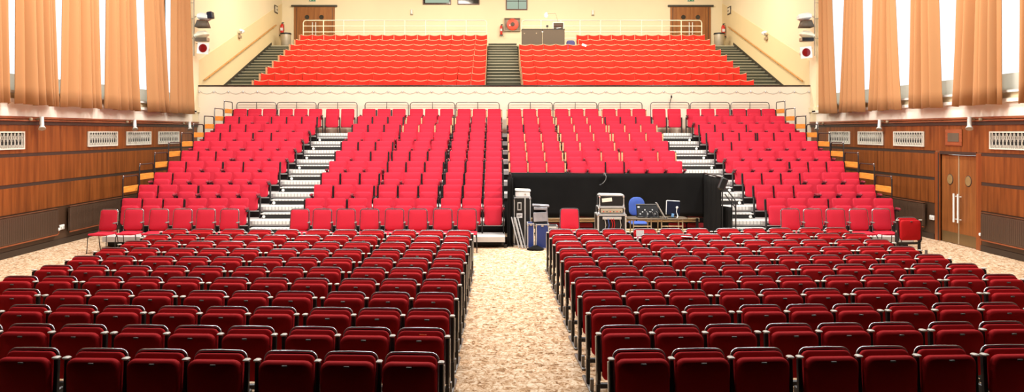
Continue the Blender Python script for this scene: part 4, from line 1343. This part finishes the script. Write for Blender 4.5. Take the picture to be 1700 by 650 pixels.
MB().box(xs - .03, xs + .03, -.012, 0, h - .16, h - .11, None, .004).obj('catch', WHITE, g)
g = thing('equipment_rack', 'open cream rack of equipment on the control desk end', 'rack', (wx(926.5, dY + .25), dY + .25, zt))
w = .24; h = .30
m = MB().box(-w, -w + .03, -.18, .18, 0, h); m.box(w - .03, w, -.18, .18, 0, h); m.box(-w + .03, w - .03, -.18, .18, h - .03, h); m.box(-w + .03, w - .03, .15, .18, 0, h - .03)
m.obj('rack_shell', CREAMRAIL, g)
for z in (.02, .11, .19): MB().box(-w + .035, w - .06, -.16, .14, z, z + .065, None, .004).obj('rack_module', OLIVEGREY if z != .11 else BROWNFRAME, g)
MB().box(-.08, .12, -.185, -.165, .03, .06, R(-8, 'Y')).obj('paper', PAPER, g)
g = thing('desk_lamp', 'lit angled desk lamp shining over the control desk', 'lamp', (wx(927, dY + .25), dY + .3, zt + .303))
k0 = wx(927, dY + .25)
e1 = (wx(922.5, dY + .25) - k0, 0, wz(22, dY + .25) - zt - .3); e2 = (wx(909, dY + .25) - k0, 0, wz(22.5, dY + .25) - zt - .3)
MB().tube([(0, 0, 0), e1, e2], .012, 6).obj('jointed_arm', TAN, g)
MB().lathe([(.05, 0), (.05, .015), (.012, .02)], n=12).obj('foot', TAN, g)
MB().lathe([(.03, .06), (.07, 0), (.085, -.05)], n=14, M=T(wx(907, dY + .25) - k0, 0, e2[2]) @ R(15, 'Y')).obj('lamp_shade', WHITE, g)
bx = wx(906.5, dY + .25) - k0; bz = wz(26.5, dY + .25) - zt - .3
MB().lathe([(.001, -.05), (.04, -.035), (.065, 0), (.04, .035), (.001, .05)], (bx, -.04, bz), 12).obj('bulb', BULB, g)
g = thing('small_monitor', 'small dark box on a stalk behind the control desk', 'device', (wx(908.5, dY + .4), dY + .4, zt))
MB().tube([(0, 0, 0), (0, 0, .13)], .012, 6).obj('stalk', TAN, g)
MB().box(-.05, .05, -.04, .04, .12, .21, None, .01).obj('casing', BLACK, g)
g = thing('office_chair', 'blue grey office chair beside the balcony control desk', 'chair', (wx(947.5, 35.55), 35.6, zb))
MB().pillow(.38, .40, .06, .12, .50, 0, radians(6), .01, .02, n=4, rb=.1).obj('backrest', PURPLE, g)
MB().box(-.2, .2, -.36, .0, .42, .48, None, .03).obj('seat', PURPLE, g)
MB().tube([(0, -.16, .03), (0, -.16, .42)], .03, 8).box(-.2, .2, -.18, -.14, 0, .04).box(-.02, .02, -.34, .06, 0, .04).tube([(0, -.1, .44), (0, .02, .46), (0, .03, .6)], .014, 6).obj('stem', BLACK, g)
xx = .69 + .53 * 5.1
tag(MB().box(-.10, .10, -.004, .004, 0, .1, R(20, 'Y')).obj('paper_leaflet', PAPER, None, (wx(969, BD + BP * 6 - .08), BD + BP * 6 - .13, BZ + BR * 6 + .86)), 'white paper left on a balcony chair below the control desk', 'leaflet')
# small wall fittings
def fixture(px, pz, d, label, w=.10, h=.24, mt=WHITE, cat='lamp', name='wall_light'):
    g = thing(name, label, cat, (wx(px, d), YB - .001, wz(pz, d)))
    MB().box(-w / 2, w / 2, -.10, 0, 0, h, None, .02).obj('cover', mt, g)
    MB().box(-w / 2 - .02, w / 2 + .02, -.03, 0, -.04, 0, None, .006).obj('mount', TAN, g)
fixture(683.5, 23.8, YB, 'small white wall light on the back wall, away from doors')
fixture(984, 25, YB, 'small white wall light on the back wall, doors side')
for s, px in ((-1, 519), (1, 1146.5)):
    g = thing('exit_sign', 'green exit sign above the back wall door, %s' % SIDE[s], 'sign', (wx(px, YB), YB - .001, 9.24))
    MB().box(-.17, .17, -.05, 0, 0, .22, None, .008).obj('sign_box', WHITE, g)
    MB().box(-.155, .155, -.056, -.05, .015, .205).obj('sign_face', GREEN, g)
    MB().box(-.02, .10, -.06, -.056, .09, .13).box(.05, .09, -.06, -.056, .06, .16).box(-.11, -.06, -.06, -.056, .05, .17).obj('pictogram', WHITE, g)
for s, p in ((-1, (458, 15.5)), (1, (1211, 17.5))):
    xw = s * (HW - .013); d = (xw - CX0) * F / (p[0] - CX)
    g = thing('wall_notice', 'small dark framed notice on the balcony side wall, %s' % SIDE[s], 'sign', (xw, d, wz(p[1], d)))
    xa, xb = sorted((0, -s * .03)); MB().box(xa, xb, -.27, .27, -.19, .19, None, .008).obj('frame', OLIVEGREY, g)
    xa, xb = sorted((-s * .03, -s * .036)); MB().box(xa, xb, -.2, -.02, -.13, .13).box(xa, xb, .03, .2, .02, .13).box(xa, xb, .03, .2, -.13, -.03).obj('notice_face', CREAMRAIL, g)
for s, p in ((-1, (396.5, 57)), (1, (1273.5, 60))):
    xw = s * (HW - .013); d = (xw - CX0) * F / (p[0] - CX)
    g = thing('wall_light', 'pale emergency light on the sloping balcony wall, %s' % SIDE[s], 'lamp', (xw, d, wz(p[1], d)))
    MB().tube([(0, 0, 0), (-s * .06, 0, .02)], .04, 8).obj('mount', TAN, g)
    for q in (-.1, .1): MB().tube([(-s * .08, q * .4, .06), (-s * .14, q * 1.4, .16)], [.04, .075], 10).obj('lamp_head', WHITE, g)
    xa, xb = sorted((-s * .0, -s * .09)); MB().box(xa, xb, -.14, .14, -.16, -.04, None, .012).obj('battery_box', TAN, g)
# string of bulbs along the balcony front
g = thing('string_lights', 'scalloped string of small clear bulbs along the balcony front', 'string lights', (0, BALY, 4.22))
m = MB(); N = 42
path = []
for k in range(N):
    x0 = -10.9 + 21.8 * k / N; x1 = -10.9 + 21.8 * (k + 1) / N
    for q in range(6):
        u = q / 6; path.append((x0 + (x1 - x0) * u, -.02, -.11 * 4 * u * (1 - u)))
path.append((10.9, -.02, 0))
m.tube(path, .005, 4).obj('wire', WIRE, g)
bm = MB().lathe([(.001, -.07), (.022, -.055), (.026, -.03), (.012, -.002), (.012, .02)], n=8).mesh('bulb', FAIRY)
for k in range(N + 1):
    o = bpy.data.objects.new('bulb', bm); COL.objects.link(o); o.parent = g
    o.location = (-10.9 + 21.8 * k / N, -.032, 0)

# ------------------------------------------------------------------ light
W = bpy.data.worlds.new('sky'); scene.world = W; W.use_nodes = True
bg = W.node_tree.nodes['Background']
bg.inputs['Color'].default_value = (.92, .98, 1.0, 1); bg.inputs['Strength'].default_value = 1.45
def lamp(x, y, z, power, size, col, tilt=0, spread=180):
    L = bpy.data.lights.new('ceiling_lamp', 'AREA'); L.shape = 'DISK'; L.size = size
    L.energy = power; L.color = col; L.spread = radians(spread)
    o = bpy.data.objects.new('ceiling_lamp', L); COL.objects.link(o)
    o.location = (x, y, z); o.rotation_euler = (radians(tilt), 0, 0)
WARM = (1, .87, .72); NEU = (1, .965, .93)
for x in (-7.5, -2.5, 2.5, 7.5):
    lamp(x, 16.4, 10.2, 680, 1.4, NEU, 18)
    lamp(x, 10.6, 10.2, 250, 1.4, NEU, 10)
    lamp(x, 22.0, 10.4, 400, 1.4, NEU, 0)
    lamp(x, 31.5, 10.4, 360, 1.4, WARM, 14)
    lamp(x, 36.5, 10.4, 120, 1.4, WARM, 10)
scene.view_settings.view_transform = 'Standard'
scene.view_settings.look = 'None'
scene.view_settings.gamma = 1
scene.view_settings.use_curve_mapping = False
scene.view_settings.exposure = 0.0
scene.cycles.use_denoising = True
scene.cycles.max_bounces = 8
scene.cycles.diffuse_bounces = 2
scene.cycles.caustics_reflective = False
scene.cycles.caustics_refractive = False
scene.cycles.sample_clamp_indirect = 8
